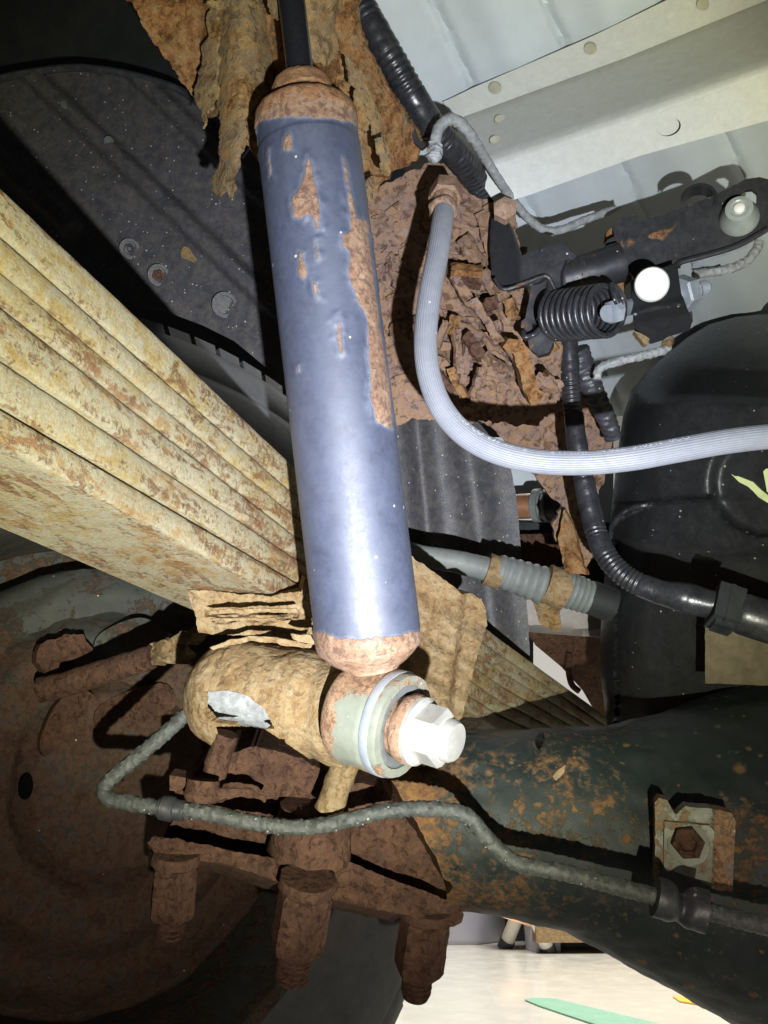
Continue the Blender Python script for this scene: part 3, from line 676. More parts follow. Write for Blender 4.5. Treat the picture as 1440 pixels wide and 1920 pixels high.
mb = MB(); sheet(mb, [(1371, 889), (1378, 893), (1384, 893), (1412, 904), (1426, 918), (1440, 929), (1456, 900), (1470, 880), (1480, 884), (1462, 925), (1452, 944), (1440, 943), (1422, 932), (1412, 921), (1402, 912), (1386, 904)], lambda x, y: tank_d(x, y) - .0008, 5, .0006); mb.build('paint_mark', M['marker'], tk)
mb = MB(); sheet(mb, [(1431, 884), (1436, 879), (1446, 878), (1450, 900), (1444, 926), (1438, 922), (1435, 905)], lambda x, y: tank_d(x, y) - .0012, 5, .0006); mb.build('paint_mark', M['marker'], tk)
mb = MB(); tube(mb, [(1143, 1012, .716), (1150, 985, .70), (1165, 965, .69), (1190, 951, .682), (1240, 942, .672), (1290, 940, .655), (1342, 938, .638)], .0022, 8, 60, None, .0012, 150); mb.build('mould_seam', M['loom_black'], tk)
t = tag(None or (lambda: (lambda m: (sheet(m, [(1322, 1160), (1560, 1150), (1560, 1290), (1400, 1284), (1322, 1281)], lambda x, y: .615 - .00014 * (x - 1320), 6, .012, .0012, 90, 1, seed=80), m.build('insulation_board', M['board']))[1])(MB()))(), 'square of worn brown board on the side of the fuel tank', 'board')
# ================================================================== wheel, backing plate
AXN = cv(-.66, -.14, .74)
WC = P(245, 1466, .612)
VUP = (UP - AXN * UP.dot(AXN)).normalized()
whl = thing('wheel', 'dark road wheel behind the rusty brake backing plate', 'wheel', WC)
mb = MB(); RT_ = .385
lathe(mb, WC, AXN, [(.05, .215), (-.005, .225), (-.022, .25), (-.026, .29), (-.02, .325), (-.012, .335), (-.011, .342), (.0, .36), (.012, .372), (.03, .379), (.10, .381), (.2, .378), (.22, .36), (.23, .29), (.2, .22)], 120, hint=VUP, cap=False)
tyre = mb.build('tyre', M['tyre'], whl, ang=30)
BX = AXN.cross(VUP)
def polar(a, r, t): return WC + AXN * t + (VUP * math.cos(a) + BX * math.sin(a)) * r
blk = MB(); a0 = 0; w = .026
w = .030
tmpl = [polar(-w, .352, -.002), polar(w * .8, .352, -.002), polar(w * .95, .385, .022), polar(-w * .9, .385, .022), polar(-w * .7, .385, .05), polar(w * .7, .385, .05), polar(w * .8, .352, .05), polar(-w, .352, .05)]
blk.add(tmpl, [(0, 1, 2, 3), (3, 2, 5, 4), (4, 5, 6, 7), (0, 3, 4, 7), (1, 6, 5, 2), (0, 7, 6, 1)])
bo = blk.build('tread_block', M['tyre'], tyre, smooth=False)
NB = 92
for k in range(1, NB):
    c = bo.copy(); COL.objects.link(c); c.parent = tyre
    c.matrix_local = Matrix.Rotation(2 * math.pi * k / NB, 4, AXN)
mb = MB(); lathe(mb, WC, AXN, [(.02, .222), (-.012, .226), (-.016, .222), (-.012, .214), (.0, .209), (.04, .204), (.12, .19), (.14, .10), (.15, 0)], 90, hint=VUP, cap=False); mb.build('rim', M['plate'], whl)

bp = thing('brake_backing_plate', 'round rusty brake backing plate at the lower left', 'backing plate', WC)
PN = cv(-.60, -.20, .77); PC = P(215, 1460, .655); mb = MB()
PUP = (UP - PN * UP.dot(PN)).normalized(); PB = PN.cross(PUP)
def plate_wear(p): return .26 * np.clip((p[:, 1] - 1200) / 120, 0, 1) - .06 * np.clip((1200 - p[:, 1]) / 60, 0, 1) + .05 * np.clip((120 - p[:, 0]) / 60, 0, 1)
lathe(mb, PC, PN, [(.06, .176), (.008, .176), (-.002, .172), (-.005, .166), (.006, .158), (.011, .152), (.012, .136), (.001, .126), (-.007, .118), (-.009, .086), (-.002, .078), (-.014, .068), (-.017, .04), (-.017, .0)], 140, .0022, 26, .0030, 38, hint=PUP, dens=.004, cap=False)
mb.build('pressed_disc', M['plate'], bp, ang=50, wear=plate_wear)
def on_plate(x, y, lift=0):
    r = (P(x, y, 1) - CAM); k = (PC - CAM).dot(PN) / r.dot(PN); return k - lift
pd_ = lambda l: (lambda x, y: on_plate(x, y, l))
def pmesh(name, pts, lift, th, mat, jag=2, seed=0, amp=.0015, par=bp, step=8, holes=()):
    mb = MB(); sheet(mb, pts, pd_(lift), step, th, amp, 40, jag, holes=holes, seed=seed); return mb.build(name, M[mat], par)
pmesh('inspection_slot', smoothpoly([(176, 1228), (182, 1195), (215, 1172), (262, 1158), (295, 1170), (310, 1190), (326, 1205), (300, 1228), (240, 1238), (190, 1245)], 4), .014, .004, 'plate', 0)
pmesh('raised_pad', smoothpoly([(75, 1390), (95, 1340), (120, 1305), (160, 1295), (175, 1310), (150, 1350), (120, 1390), (85, 1418)], 4), .018, .008, 'rust_brown', 1, 3)
pmesh('raised_pad', smoothpoly([(190, 1320), (300, 1280), (330, 1320), (290, 1350), (200, 1400), (180, 1370)], 4), .016, .008, 'rust_brown', 1, 5)
mb = MB(); sheet(mb, circ(49, 1476, 13, 24, 16, .15), pd_(.016), 6, .003); mb.build('slot_shade_disc', M['hole_shade'], bp)  # black disc laid on the plate, painting the shade inside a slot
mb = MB(); o = P(205, 1290, on_plate(205, 1290, .01)); lathe(mb, o, CAM - o, [(0, .011), (.008, .011), (.010, .007), (.010, 0)], 18, .0008, 150); mb.build('plug', M['plate'], bp)
bk = thing('cable_bracket', 'notched rusty bracket standing on the backing plate above the lever bar', 'bracket', (120, 1225, .6))
mb = MB(); sheet(mb, [(72, 1222), (76, 1206), (108, 1196), (125, 1188), (155, 1190), (172, 1215), (176, 1245), (145, 1250), (140, 1236), (112, 1240), (106, 1262), (85, 1262), (70, 1240)], pd_(.026), 5, .012, .002, 50, 3, seed=9); mb.build('bracket_plate', M['rust_brown'], bk)
lv = thing('brake_lever_bar', 'brown rusted brake lever bar with a crumbled end', 'lever bar', (180, 1270, .57))
mb = MB(); tube(mb, [(76, 1294, .60), (120, 1284, .595), (200, 1258, .585), (285, 1232, .575)], lambda t_: .0088 + .001 * (1 - t_), 16, 40, None, .0006, 120, flat=.75); mb.build('bar', M['rust_brown'], lv)
mb = MB(); sheet(mb, [(270, 1222), (282, 1204), (315, 1200), (340, 1184), (372, 1174), (372, 1186), (350, 1204), (345, 1196), (330, 1208), (345, 1224), (330, 1236), (340, 1244), (318, 1246), (300, 1240), (285, 1248)], lambda x, y: .57 - .0002 * (x - 300), 5, .012, .006, 60, 5, seed=10, tamp=.006, tsc=80); mb.build('crumbled_end', M['rust_ochre'], lv)

# ================================================================== leaf spring
st = [-130, 0, 280, 562, 672, 785, 940, 1125, 1300]
LY = [[225, 350, 616, 885, 985, 1080, 1200, 1335, 1460],
      [325, 440, 686, 934, 1012, 1112, 1228, 1353, 1473],
      [395, 505, 741, 972, 1050, 1140, 1258, 1372, 1488],
      [468, 570, 790, 1010, 1090, 1172, 1286, 1391, 1502],
      [575, 667, 858, 1048, 1130, 1205, 1314, 1410, 1516],
      [675, 760, 926, 1092, 1170, 1240, 1342, 1428, 1530],
      [755, 832, 986, 1140, 1208, 1275, 1372, 1447, 1545]]
sd = [.262, .285, .367, .50, .545, .585, .70, .88, 1.12]
isd = [1 / q for q in sd]
xs_ = []
for a, b in zip(st, st[1:]):
    k = max(2, int((b - a) / 7)); xs_ += [a + (b - a) * i / k for i in range(k)]
xs_.append(st[-1])
def ly(i, x): return float(np.interp(x, st, LY[i]))
def ldp(x): return 1 / float(np.interp(x, st, isd))
ls = thing('leaf_spring', 'pale rust-speckled leaf spring pack running behind the blue-black shock absorber', 'leaf spring', (400, 850, .42))
def leaf_wear(p): return .05 * np.clip((p[:, 0] - 250) / 300, 0, 1) - .05 * np.clip((p[:, 0] - 880) / 100, 0, 1)
WID = .066
for i in range(6):
    mb = MB(); rows = []; off = (.0006, .0, .0010, .0, .0014, .0004)[i]; g0 = .055 if i not in (4, 5) else .10
    for x in xs_:
        d = ldp(x) + off; y0, y1 = ly(i, x), ly(i + 1, x); h = y1 - y0; y0 += h * (g0 if i else 0); y1 -= h * .035
        c0 = P(x, y0, d); c1 = P(x, y1, d); e = (c1 - c0); bz = e * .05; wv = LAT * WID; r = []
        seq = [c0 + LAT * .0007, c0 + bz]
        for k in range(1, 8): seq.append(c0 + bz + (e - bz * 2) * (k / 8) - LAT * .0007 * (1 - (k / 4 - 1) ** 2))
        seq += [c1 - bz, c1 + LAT * .0007]
        nb = 14 if i == 5 else 2
        for k in range(1, nb + 1): seq.append(c1 + wv * (k / nb))
        seq += [c0 + wv, c0 + wv * .5]
        for q in seq:
            n_ = .00025 * fb(q + Vector((i, 0, 0)), 70) + .0007 * min(0, fb(q + Vector((0, i * 3, 0)), 150) + .2)
            r.append(q - LAT * n_ * 1.0 - (WUP * n_ if i == 5 else Vector()))
        rows.append(r)
    loftrows(mb, rows); mb.build('leaf', M['leaf'], ls, ang=45, wear=leaf_wear)
# spring clip band to the right of the shock
mb = MB(); sheet(mb, [(768, 1040), (800, 1062), (836, 1090), (862, 1112), (884, 1112), (902, 1124), (912, 1146), (913, 1170), (905, 1195), (892, 1235), (880, 1290), (868, 1345), (846, 1370), (820, 1420), (740, 1420), (700, 1200), (700, 1040)], lambda x, y: .56 + .00012 * (x - 780), 6, .03, .002, 40, 3, tamp=.004, tsc=40, seed=90,
                  bump=lambda x, y: .010 * (1 / (1 + math.exp(-(x - (868 - .12 * (y - 1130))) / 2.5))) + .004 * math.sin((y - .55 * x) / 11)); mb.build('clip_band', M['rust_ochre'], ls, ang=35)

# spring seat with delaminated edge, left of the shock foot
se = thing('spring_seat', 'ochre spring seat with split layered rust under the leaf spring', 'spring seat', (480, 1160, .46))
mb = MB(); sheet(mb, [(350, 1105), (420, 1110), (500, 1118), (566, 1110), (572, 1085), (582, 1090), (586, 1190), (560, 1196), (552, 1182), (520, 1180), (470, 1192), (400, 1190), (372, 1186), (366, 1160)], lambda x, y: .467 + .00004 * (x - 480) , 4, .04, .0016, 70, 3, tamp=.003, tsc=60, seed=91,
                  bump=lambda x, y: -.005 * (math.exp(-((y - 1152 - 4 * math.sin(x / 21)) / 3.2) ** 2) if 385 < x < 560 else 0) - .004 * (math.exp(-((y - 1163 - 3 * math.sin(x / 13 + 1)) / 2.2) ** 2) if 400 < x < 545 else 0) + .004 * math.sin(x / 60)); mb.build('seat_block', M['rust_ochre'], se, ang=25)
for pts, d, sd_ in (([(392, 1214), (430, 1200), (476, 1192), (520, 1196), (586, 1208), (584, 1214), (540, 1212), (520, 1206), (470, 1202), (430, 1210), (398, 1219)], .435, 3), ([(545, 1190), (590, 1192), (596, 1208), (560, 1204), (548, 1198)], .43, 5), ([(386, 1146), (430, 1142), (555, 1141), (560, 1148), (470, 1150), (400, 1152)], .445, 7), ([(395, 1160), (480, 1158), (545, 1163), (540, 1168), (470, 1164), (400, 1166)], .446, 8)):
    mb = MB(); sheet(mb, pts, lambda x, y: d, 4, .002, .001, 80, 2, seed=sd_); mb.build('rust_layer', M['rust_ochre'], se)

# ================================================================== axle
ax_ = thing('axle_housing', 'black axle tube freckled with rust, widening to the right', 'axle', (1000, 1540, .55))
A = [(390, 1492, 92, .62), (470, 1500, 108, .61), (640, 1530, 128, .60), (760, 1528, 138, .60), (870, 1532, 158, .60), (960, 1540, 165, .60), (1050, 1550, 178, .60), (1150, 1574, 206, .605), (1250, 1590, 242, .61), (1350, 1602, 286, .62), (1440, 1612, 334, .635), (1580, 1640, 410, .66)]
mb = MB(); rows = []; SEG = 150
cen, _ = spline([Vector((q[0], q[1], 0)) for q in A], 170)
rr = lambda x: float(np.interp(x, [q[0] for q in A], [q[2] for q in A])); dd_ = lambda x: float(np.interp(x, [q[0] for q in A], [q[3] for q in A]))
for q in cen:
    c = P(q.x, q.y, dd_(q.x)); ra = rr(q.x) / FPX * dd_(q.x); r = []
    for k in range(SEG):
        a = 2 * math.pi * k / SEG; dirv = UP * math.cos(a) - FW * math.sin(a)
        v = c + dirv * ra; v += dirv * (.0012 * fb(v, 60) + (.0012 * terr(v, 90) if q.x < 900 else 0)); r.append(v)
    rows.append(r)
loftrows(mb, rows)
def axle_wear(p):
    x, y = p[:, 0], p[:, 1]
    w = .22 * np.clip((900 - x) / 170, 0, 1) + .05 * np.exp(-(((x - 1020) / 130) ** 2 + ((y - 1500) / 130) ** 2)) + .10 * np.exp(-(((x - 800) / 190) ** 2 + ((y - 1700) / 90) ** 2))
    w += .07 * np.exp(-(((x - 1390) / 60) ** 2 + ((y - 1580) / 120) ** 2)) + .035 * np.exp(-(((x - 1040) / 90) ** 2 + ((y - 1420) / 40) ** 2)) - .06 * np.clip((y - 1680) / 120, 0, 1) * (x > 1000) - .09 * np.clip((x - 1150) / 120, 0, 1) * (y < 1500)
    return w
mb.build('axle_tube', M['axle'], ax_, ang=60, wear=axle_wear)
mb = MB(); sheet(mb, [(1036, 1456), (1042, 1448), (1052, 1440), (1060, 1434), (1058, 1448), (1050, 1458), (1042, 1464)], lambda x, y: .482, 4, .002, .001, 120); mb.build('paint_chip', M['rust_flake'], ax_)
def axle_front(x, y):
    cx = min(cen, key=lambda q: abs(q.x - x)); r_ = rr(x); t = max(-1, min(1, (y - cx.y) / r_)); return dd_(x) - r_ / FPX * dd_(x) * math.sqrt(1 - t * t)
# bracket with bolt welded on the axle
br = thing('axle_bracket', 'rusty bolted clip bracket on the axle holding the brake pipe', 'bracket', (1285, 1590, .46))
af = lambda l: (lambda x, y: axle_front(x, y) - l)
base = [(1228, 1505), (1236, 1496), (1250, 1500), (1258, 1516), (1268, 1526), (1278, 1518), (1286, 1512), (1330, 1516), (1372, 1524), (1380, 1540), (1376, 1600), (1374, 1672), (1345, 1670), (1320, 1660), (1250, 1640), (1232, 1650), (1226, 1648), (1228, 1560)]
mb = MB(); sheet(mb, base, lambda x, y: axle_front(x, y) - .010 + .004 * (1 if x > 1338 else 0), 5, .010, .0008, 60, 1.5, seed=100); mb.build('saddle', M['rust_ochre'] if False else M['eye'], br, ang=30, wear=lambda p: .225 + .10 * np.clip((p[:, 0] - 1320) / 30, 0, 1) + .05 * np.clip((1250 - p[:, 0]) / 16, 0, 1))
mb = MB(); sheet(mb, [(1246, 1540), (1330, 1548), (1340, 1560), (1336, 1600), (1334, 1656), (1244, 1628)], lambda x, y: axle_front(x, y) - .013, 6, .004, .0006, 80, 1, seed=101); mb.build('clip_plate', M['eye'], br, wear=lambda p: .225 + 0 * p[:, 0])
o = P(1291, 1583, axle_front(1291, 1583) - .014); bax = (CAM - o).normalized() + UP * .15 - RT * .12
mb = MB(); lathe(mb, o, bax, [(0, .0125), (.0015, .0125), (.002, .011)], 24, .0004, 200); mb.build('washer', M['eye'], br, wear=lambda p: .02 + 0 * p[:, 0])
mb = MB(); lathe(mb, o, bax, [(.001, .0098), (.006, .0098), (.0075, .0085), (.0078, .006), (.0062, .0045), (.0060, 0)], 6, .0006, 220); mb.build('bolt_head', M['rust_brown'], br)
mb = MB(); sheet(mb, [(1240, 1626), (1334, 1652), (1330, 1706), (1232, 1680)], lambda x, y: axle_front(1290, 1650) - .012 - .0001 * (y - 1640), 8, .002); mb.build('strap', M['black_rubber'], br)

# axle brake pipe
pd0 = lambda x, y, e=.008: axle_front(x, y) - e
bl = thing('brake_pipe', 'long crusty grey brake pipe bending across the axle', 'brake pipe', (640, 1540, .46))
path = [(372, 1322, .47), (335, 1352, .468), (290, 1392, .466), (240, 1434, .464), (205, 1463, .462), (195, 1482, .46), (202, 1496, .458), (235, 1504, .456), (300, 1514, .455), (380, 1523, .455), (460, 1540, .455), (540, 1551, .455), (600, 1548, .455), (660, 1535, .458), (720, 1521, .462), (790, 1516, .465), (850, 1521, .468), (880, 1533, .468), (905, 1562, .468), (940, 1598, .468), (975, 1620, .467), (1060, 1637, .463), (1140, 1657, .458), (1210, 1676, .452), (1290, 1698, .447), (1380, 1722, .44), (1500, 1752, .43)]
mb = MB(); tube(mb, path, lambda t_: .0041 + .0008 * t_, 14, 420, None, .0010, 450); mb.build('pipe', M['axle_pipe'], bl)
mb = MB(); tube(mb, [(296, 1513, .455), (320, 1517, .455), (346, 1520, .455)], lambda t_: .0068 if .1 < t_ < .62 else (.0052 if t_ <= .1 else .0058), 18, 24, None, .0003, 200); mb.build('sleeve', M['black_rubber'], bl)
mb = MB(); tube(mb, [(1228, 1680, .449), (1252, 1688, .448), (1278, 1697, .447), (1302, 1703, .446), (1326, 1710, .444)], lambda t_: .0105 - .0035 * math.exp(-((t_ - .48) / .13) ** 2) + .001 * t_, 20, 40, lambda t_, a, s: 1 + (.25 * math.sin(a) * math.exp(-((t_ - .5) / .16) ** 2)), .0005, 150); mb.build('rubber_grommet', M['black_rubber'], bl)
# salty beads on the pipe
mb = MB(); fr, _ = spline([P(*q) for q in path], 400); rnd = random.Random(9)
for i in range(70):
    k = rnd.randint(60, 395); p = fr[k]; dirv = (CAM - p).normalized() * rnd.uniform(-.2, 1) + UP * rnd.uniform(-1, .7) + RT * rnd.uniform(-.3, .3)
    dirv.normalize(); lathe(mb, p + dirv * .0042, dirv, [(-.0006, rnd.uniform(.0005, .0010)), (.0003, .0006), (.0009, 0)], 6)
mb.build('salt_bead', M['bead_pipe'], bl, kind='stuff')

# U-bolt plate, bolts and nuts beneath the axle
up_ = thing('ubolt_plate', 'thick brown rusted U-bolt plate clamped beneath the axle', 'clamp plate', (560, 1640, .47))
pld = plane3((275, 1580, .47), (870, 1715, .49), (560, 1500, .50))
mb = MB(); sheet(mb, [(274, 1580), (286, 1566), (330, 1572), (420, 1592), (520, 1612), (560, 1590), (640, 1610), (740, 1650), (845, 1690), (862, 1702), (871, 1715), (866, 1732), (848, 1736), (800, 1724), (700, 1704), (640, 1690), (520, 1652), (430, 1622), (340, 1606), (292, 1598)], lambda x, y: pld(x, y) - .012, 5, .07, .0020, 60, 3, tamp=.0015, tsc=60, seed=110); mb.build('plate', M['rust_brown'], up_, ang=28)
mb = MB(); sheet(mb, [(300, 1578), (330, 1530), (345, 1470), (390, 1420), (480, 1400), (560, 1420), (640, 1460), (720, 1480), (780, 1560), (830, 1650), (840, 1692), (740, 1660), (640, 1622), (560, 1610), (520, 1618), (420, 1598)], lambda x, y: .502 + .00002 * (x - 560), 5, .06, .004, 28, 3, tamp=.003, tsc=50, seed=111,
                  bump=lambda x, y: .012 * math.exp(-(((x - 590) / 60) ** 2 + ((y - 1560) / 60) ** 2) ** 2), holes=[[(722, 1652), (776, 1668), (778, 1688), (750, 1682), (722, 1674)]]); mb.build('saddle_block', M['rust_brown'], up_, ang=28)
mb = MB(); o = P(590, 1512, .487); lathe(mb, o, cv(-.12, -1, -.05), [(0, .006), (0, .021), (.012, .024), (.028, .026), (.04, .02)], 26, .0015, 70, .002, 60); mb.build('saddle_boss', M['rust_brown'], up_)
ub = 'the three U-bolt nuts hanging below the clamp plate'
for (x, y, d, r, tx, lab, L, tl_) in ((332, 1598, .462, 45, -.10, 'rusty U-bolt nut at the far left end of the clamp plate', .032, .015), (578, 1648, .452, 54, -.17, 'big rusty U-bolt nut under the middle of the clamp plate', .036, .021), (800, 1700, .485, 48, -.12, 'dark rusty U-bolt nut at the right end, against the bright floor', .036, .018)):
    u = thing('u_bolt_nut', lab, 'nut', (x, y, d), ub); o = P(x, y, d); a_ = cv(tx, -1, .06); k = d / FPX
    mb = MB(); lathe(mb, o, a_, [(-.001, r * .98 * k), (.005, r * k * 1.02), (.007, r * .9 * k)], 24, .0014, 90); mb.build('washer', M['rust_brown'], u)
    mb = MB(); lathe(mb, o + a_ * .006, a_, [(0, r * .84 * k), (.003, r * .98 * k), (L * .9, r * 1.0 * k), (L, r * .88 * k), (L, r * .5 * k)], 6, .0007, 140, 0, 80, hint=RT * .3 - FW, dens=.002); mb.build('hex_nut', M['rust_brown'], u, ang=25)
    mb = MB(); thread(mb, o + a_ * (L + .003), a_, r * .60 * k, tl_, .0030, 24, .0003); mb.build('threaded_end', M['rust_brown'], u, ang=12)
ur = 'the two U-bolt legs above the brake pipe'
for (x0, y0, x1, y1, d, r, lab) in ((664, 1385, 616, 1520, .472, 26, 'lighter rusty U-bolt leg directly below the shock eye'), (425, 1375, 392, 1480, .485, 23, 'dim rusty U-bolt leg below the cut-away bracket')):
    mb = MB(); tube(mb, [(x0, y0, d), ((x0 + x1) / 2, (y0 + y1) / 2, d), (x1, y1, d)], r * d / FPX, 22, 30, None, .0012, 90)
    mb.build('rod', M['rust_ochre'] if x0 > 600 else M['rust_brown'], thing('u_bolt', lab, 'bolt', (x1, y1, d), ur))
cl = thing('pipe_clip', 'small curled rusty clip above the brake pipe', 'clip', (385, 1475, .46))
mb = MB(); o = P(382, 1462, .465); lathe(mb, o, cv(-.1, -1, -.25), [(0, .006), (0, .0095), (.006, .0095), (.008, .0105), (.012, .009)], 22, .0012, 120); mb.build('curl', M['rust_brown'], cl)
mb = MB(); tube(mb, [(400, 1492, .462), (430, 1488, .462), (460, 1486, .465), (498, 1500, .47)], lambda t_: .004 * (1 - .6 * t_), 8, 30, None, .0018, 120, flat=.5); mb.build('tail', M['rust_brown'], cl)
mb = MB(); box(mb, P(342, 1482, .475), RT * .006 - UP * .001, UP * .01, FW * .006); mb.build('stub', M['rust_brown'], cl)
# ================================================================== shock absorber
SA = P(566, 160, .415); SB = P(694, 1225, .40); SX = (SB - SA).normalized(); SL = (SB - SA).length; PXM = SL / 1073.0
def sk(y): return (y - 160) * PXM          # pixel height along the axis -> metres
ka = thing('shock_absorber', 'long blue-black shock absorber with rust patches, standing in the centre', 'shock absorber', (690, 1340, .40))
SHN = RT * -1
patches = [([(575, 292), (584, 300), (592, 340), (602, 380), (606, 430), (592, 440), (582, 405), (566, 415), (550, 405), (547, 372), (560, 350), (568, 318)], 9),
           ([(561, 470), (572, 470), (578, 515), (570, 530), (560, 515)], 7), ([(585, 440), (596, 445), (604, 490), (590, 490)], 6), ([(580, 520), (596, 530), (606, 560), (590, 560)], 6),
           ([(640, 292), (648, 292), (660, 360), (672, 405), (690, 420), (706, 560), (722, 680), (740, 780), (738, 806), (716, 798), (704, 790), (690, 740), (690, 680), (686, 600), (668, 560), (654, 520), (650, 470), (640, 462), (640, 436), (654, 430), (648, 360)], 8),
           ([(630, 585), (638, 582), (646, 630), (644, 664), (634, 662), (628, 630)], 9), ([(535, 250), (545, 250), (550, 282), (528, 284)], 7), ([(500, 270), (506, 280), (510, 330), (502, 335)], 5), ([(555, 688), (560, 684), (561, 698), (556, 700)], 5), ([(470, 200), (480, 200), (482, 300), (474, 300)], 6)]
def shock_wear(p):
    w = np.full(len(p), -.10)
    for poly, s_ in patches: w = np.maximum(w, np.clip(sdf(p, np.array(poly)) / (s_ * 2.0), -1.1, 1) * .30 + .235)
    ax_y = p[:, 1] - .12 * (p[:, 0] - 566) * 0
    # top ring and bottom skirt
    xx = (p[:, 0] - 566) / 100
    top = 220 + 16 * xx ** 2
    w = np.maximum(w, np.clip((top - p[:, 1]) / 10, -1.4, 1) * .3 + .2)
    xb = (p[:, 0] - 690) / 95
    w = np.maximum(w, np.clip((p[:, 1] - (1196 - 14 * xb ** 2)) / 12, -1.4, 1) * .3 + .2)
    return w
r1 = 98 * .405 / FPX
mb = MB(); pr = [(sk(230), r1 * .80), (sk(231), r1 * .98), (sk(262), r1 * .985), (sk(284), r1 * .985), (sk(286), r1 * 1.0), (sk(330), r1), (sk(1190), r1 * 1.005), (sk(1214), r1 * .98), (sk(1228), r1 * .92)]
lathe(mb, SA, SX, pr, 120, 0, hint=SHN, dens=.0011, cap=True)
vs2 = []
pts = np.array([pix(v)[:2] for v in mb.v]); wv = shock_wear(pts)
for v, w in zip(mb.v, wv):
    q = SA + SX * (v - SA).dot(SX); dr = (v - q).normalized(); m_ = max(0, min(1, (w - .12 + .25 * fb(v, 160)) / .2))
    vs2.append(v + dr * (m_ * (.0004 + .0007 * abs(fb(v, 330)))))
mb.v = vs2
mb.build('dust_tube', M['shock_paint'], ka, ang=60, wear=shock_wear)
mb = MB(); lathe(mb, SA, SX, [(sk(1222), r1 * .93), (sk(1230), r1 * .90), (sk(1242), r1 * .78), (sk(1254), r1 * .60), (sk(1266), r1 * .46), (sk(1310), r1 * .42)], 70, .0010, 130, .0008, 110, hint=SHN, dens=.0016); mb.build('lower_cap', M['rust_cap'], ka, ang=60)
mb = MB(); lathe(mb, SA, SX, [(sk(150), r1 * .40), (sk(152), r1 * .50), (sk(160), r1 * .57), (sk(182), r1 * .63), (sk(186), r1 * .62), (sk(187), r1 * .45), (sk(200), r1 * .43)], 60, .0008, 190, hint=SHN, dens=.0013); mb.build('rod_guide', M['rust_ring'], ka)
mb = MB(); lathe(mb, SA, SX, [(sk(199), r1 * .44), (sk(198), r1 * .66), (sk(203), r1 * .82), (sk(214), r1 * .965), (sk(222), r1 * 1.0), (sk(240), r1 * 1.012), (sk(243), r1 * 1.005), (sk(244), r1 * .98)], 90, .0007, 180, .0004, 140, hint=SHN, dens=.0013); mb.build('crimped_shoulder', M['rust_ring'], ka)
mb = MB(); lathe(mb, SA, SX, [(sk(-160), .0070), (sk(180), .0070)], 48, hint=SHN); mb.build('piston_rod', M['piston'], ka)
# the eye at the foot, its axis pointing at the camera's right
EA = cv(.80, -.10, -.56); EC = P(663, 1333, .405); er = 96 * .40 / FPX; EL = .031
EH = UP
mb = MB(); lathe(mb, EC, EA, [(-.002, er * .93), (0, er * .99), (.003, er), (EL * .66, er), (EL * .70, er * .985), (EL * .95, er * .985), (EL, er * .96), (EL, er * .80), (EL * .8, er * .78)], 90, .0004, 120, hint=EH, dens=.0016)
def eye_wear(p):
    w = .34 - .50 * np.exp(-((((p[:, 0] - 672) / 40) ** 4) + ((p[:, 1] - 1372) / 58) ** 4)) - .12 * (p[:, 0] > 715)
    return w
mb.build('eye_ring', M['eye'], ka, ang=40, wear=eye_wear)
mb = MB(); lathe(mb, EC, EA, [(-.001, er * .9), (EL * .90, er * .81), (EL * .96, er * .79), (EL * .985, er * .70), (EL * .96, er * .60), (EL * .90, er * .56), (EL * .90, er * .3)], 64, hint=EH); mb.build('rubber_bush', M['bush'], ka)
mb = MB(); lathe(mb, EC + EA * (EL * .72), EA, [(0, er * 1.0), (.0006, er * 1.012), (.0040, er * 1.012), (.0046, er * 1.0)], 80, hint=EH); mb.build('bright_band', M['zinc_blue'], ka)
# neck between tube and eye
mb = MB(); lathe(mb, SA + SX * sk(1258), SX, [(0, r1 * .52), (sk(1285) - sk(1258), r1 * .50), (sk(1310) - sk(1258), r1 * .60)], 48, .0012, 110, hint=SHN, dens=.002); mb.build('neck_weld', M['rust_cap'], ka)
# bolt through the eye
bo_ = thing('shock_bolt', 'bright zinc bolt head and rusty washer in the lower shock eye', 'bolt', (830, 1370, .38))
BO = EC + EA * EL
mb = MB(); lathe(mb, BO, EA, [(-.006, er * .55), (.000, er * .58), (.003, er * .66), (.0065, er * .66), (.0075, er * .64), (.0075, er * .3)], 48, .0005, 200, hint=EH, dens=.0018); mb.build('washer', M['rust_cap'], bo_)
mb = MB(); lathe(mb, BO, EA, [(.007, er * .63), (.0100, er * .64), (.0112, er * .58), (.0112, er * .3)], 48, .0002, 200, hint=EH); mb.build('flange', M['zinc'], bo_)
mb = MB(); lathe(mb, BO, EA, [(.010, er * .52), (.0115, er * .55), (.0215, er * .55), (.0238, er * .49), (.0242, er * .44), (.0242, er * .36), (.023, er * .34)], 6, hint=UP * .9 + RT * .3); mb.build('hex_head', M['zinc'], bo_, ang=20)
mb = MB(); lathe(mb, BO, EA, [(.021, er * .40), (.0270, er * .39), (.0290, er * .34), (.0295, 0)], 40, hint=EH); mb.build('bolt_end', M['zinc'], bo_)

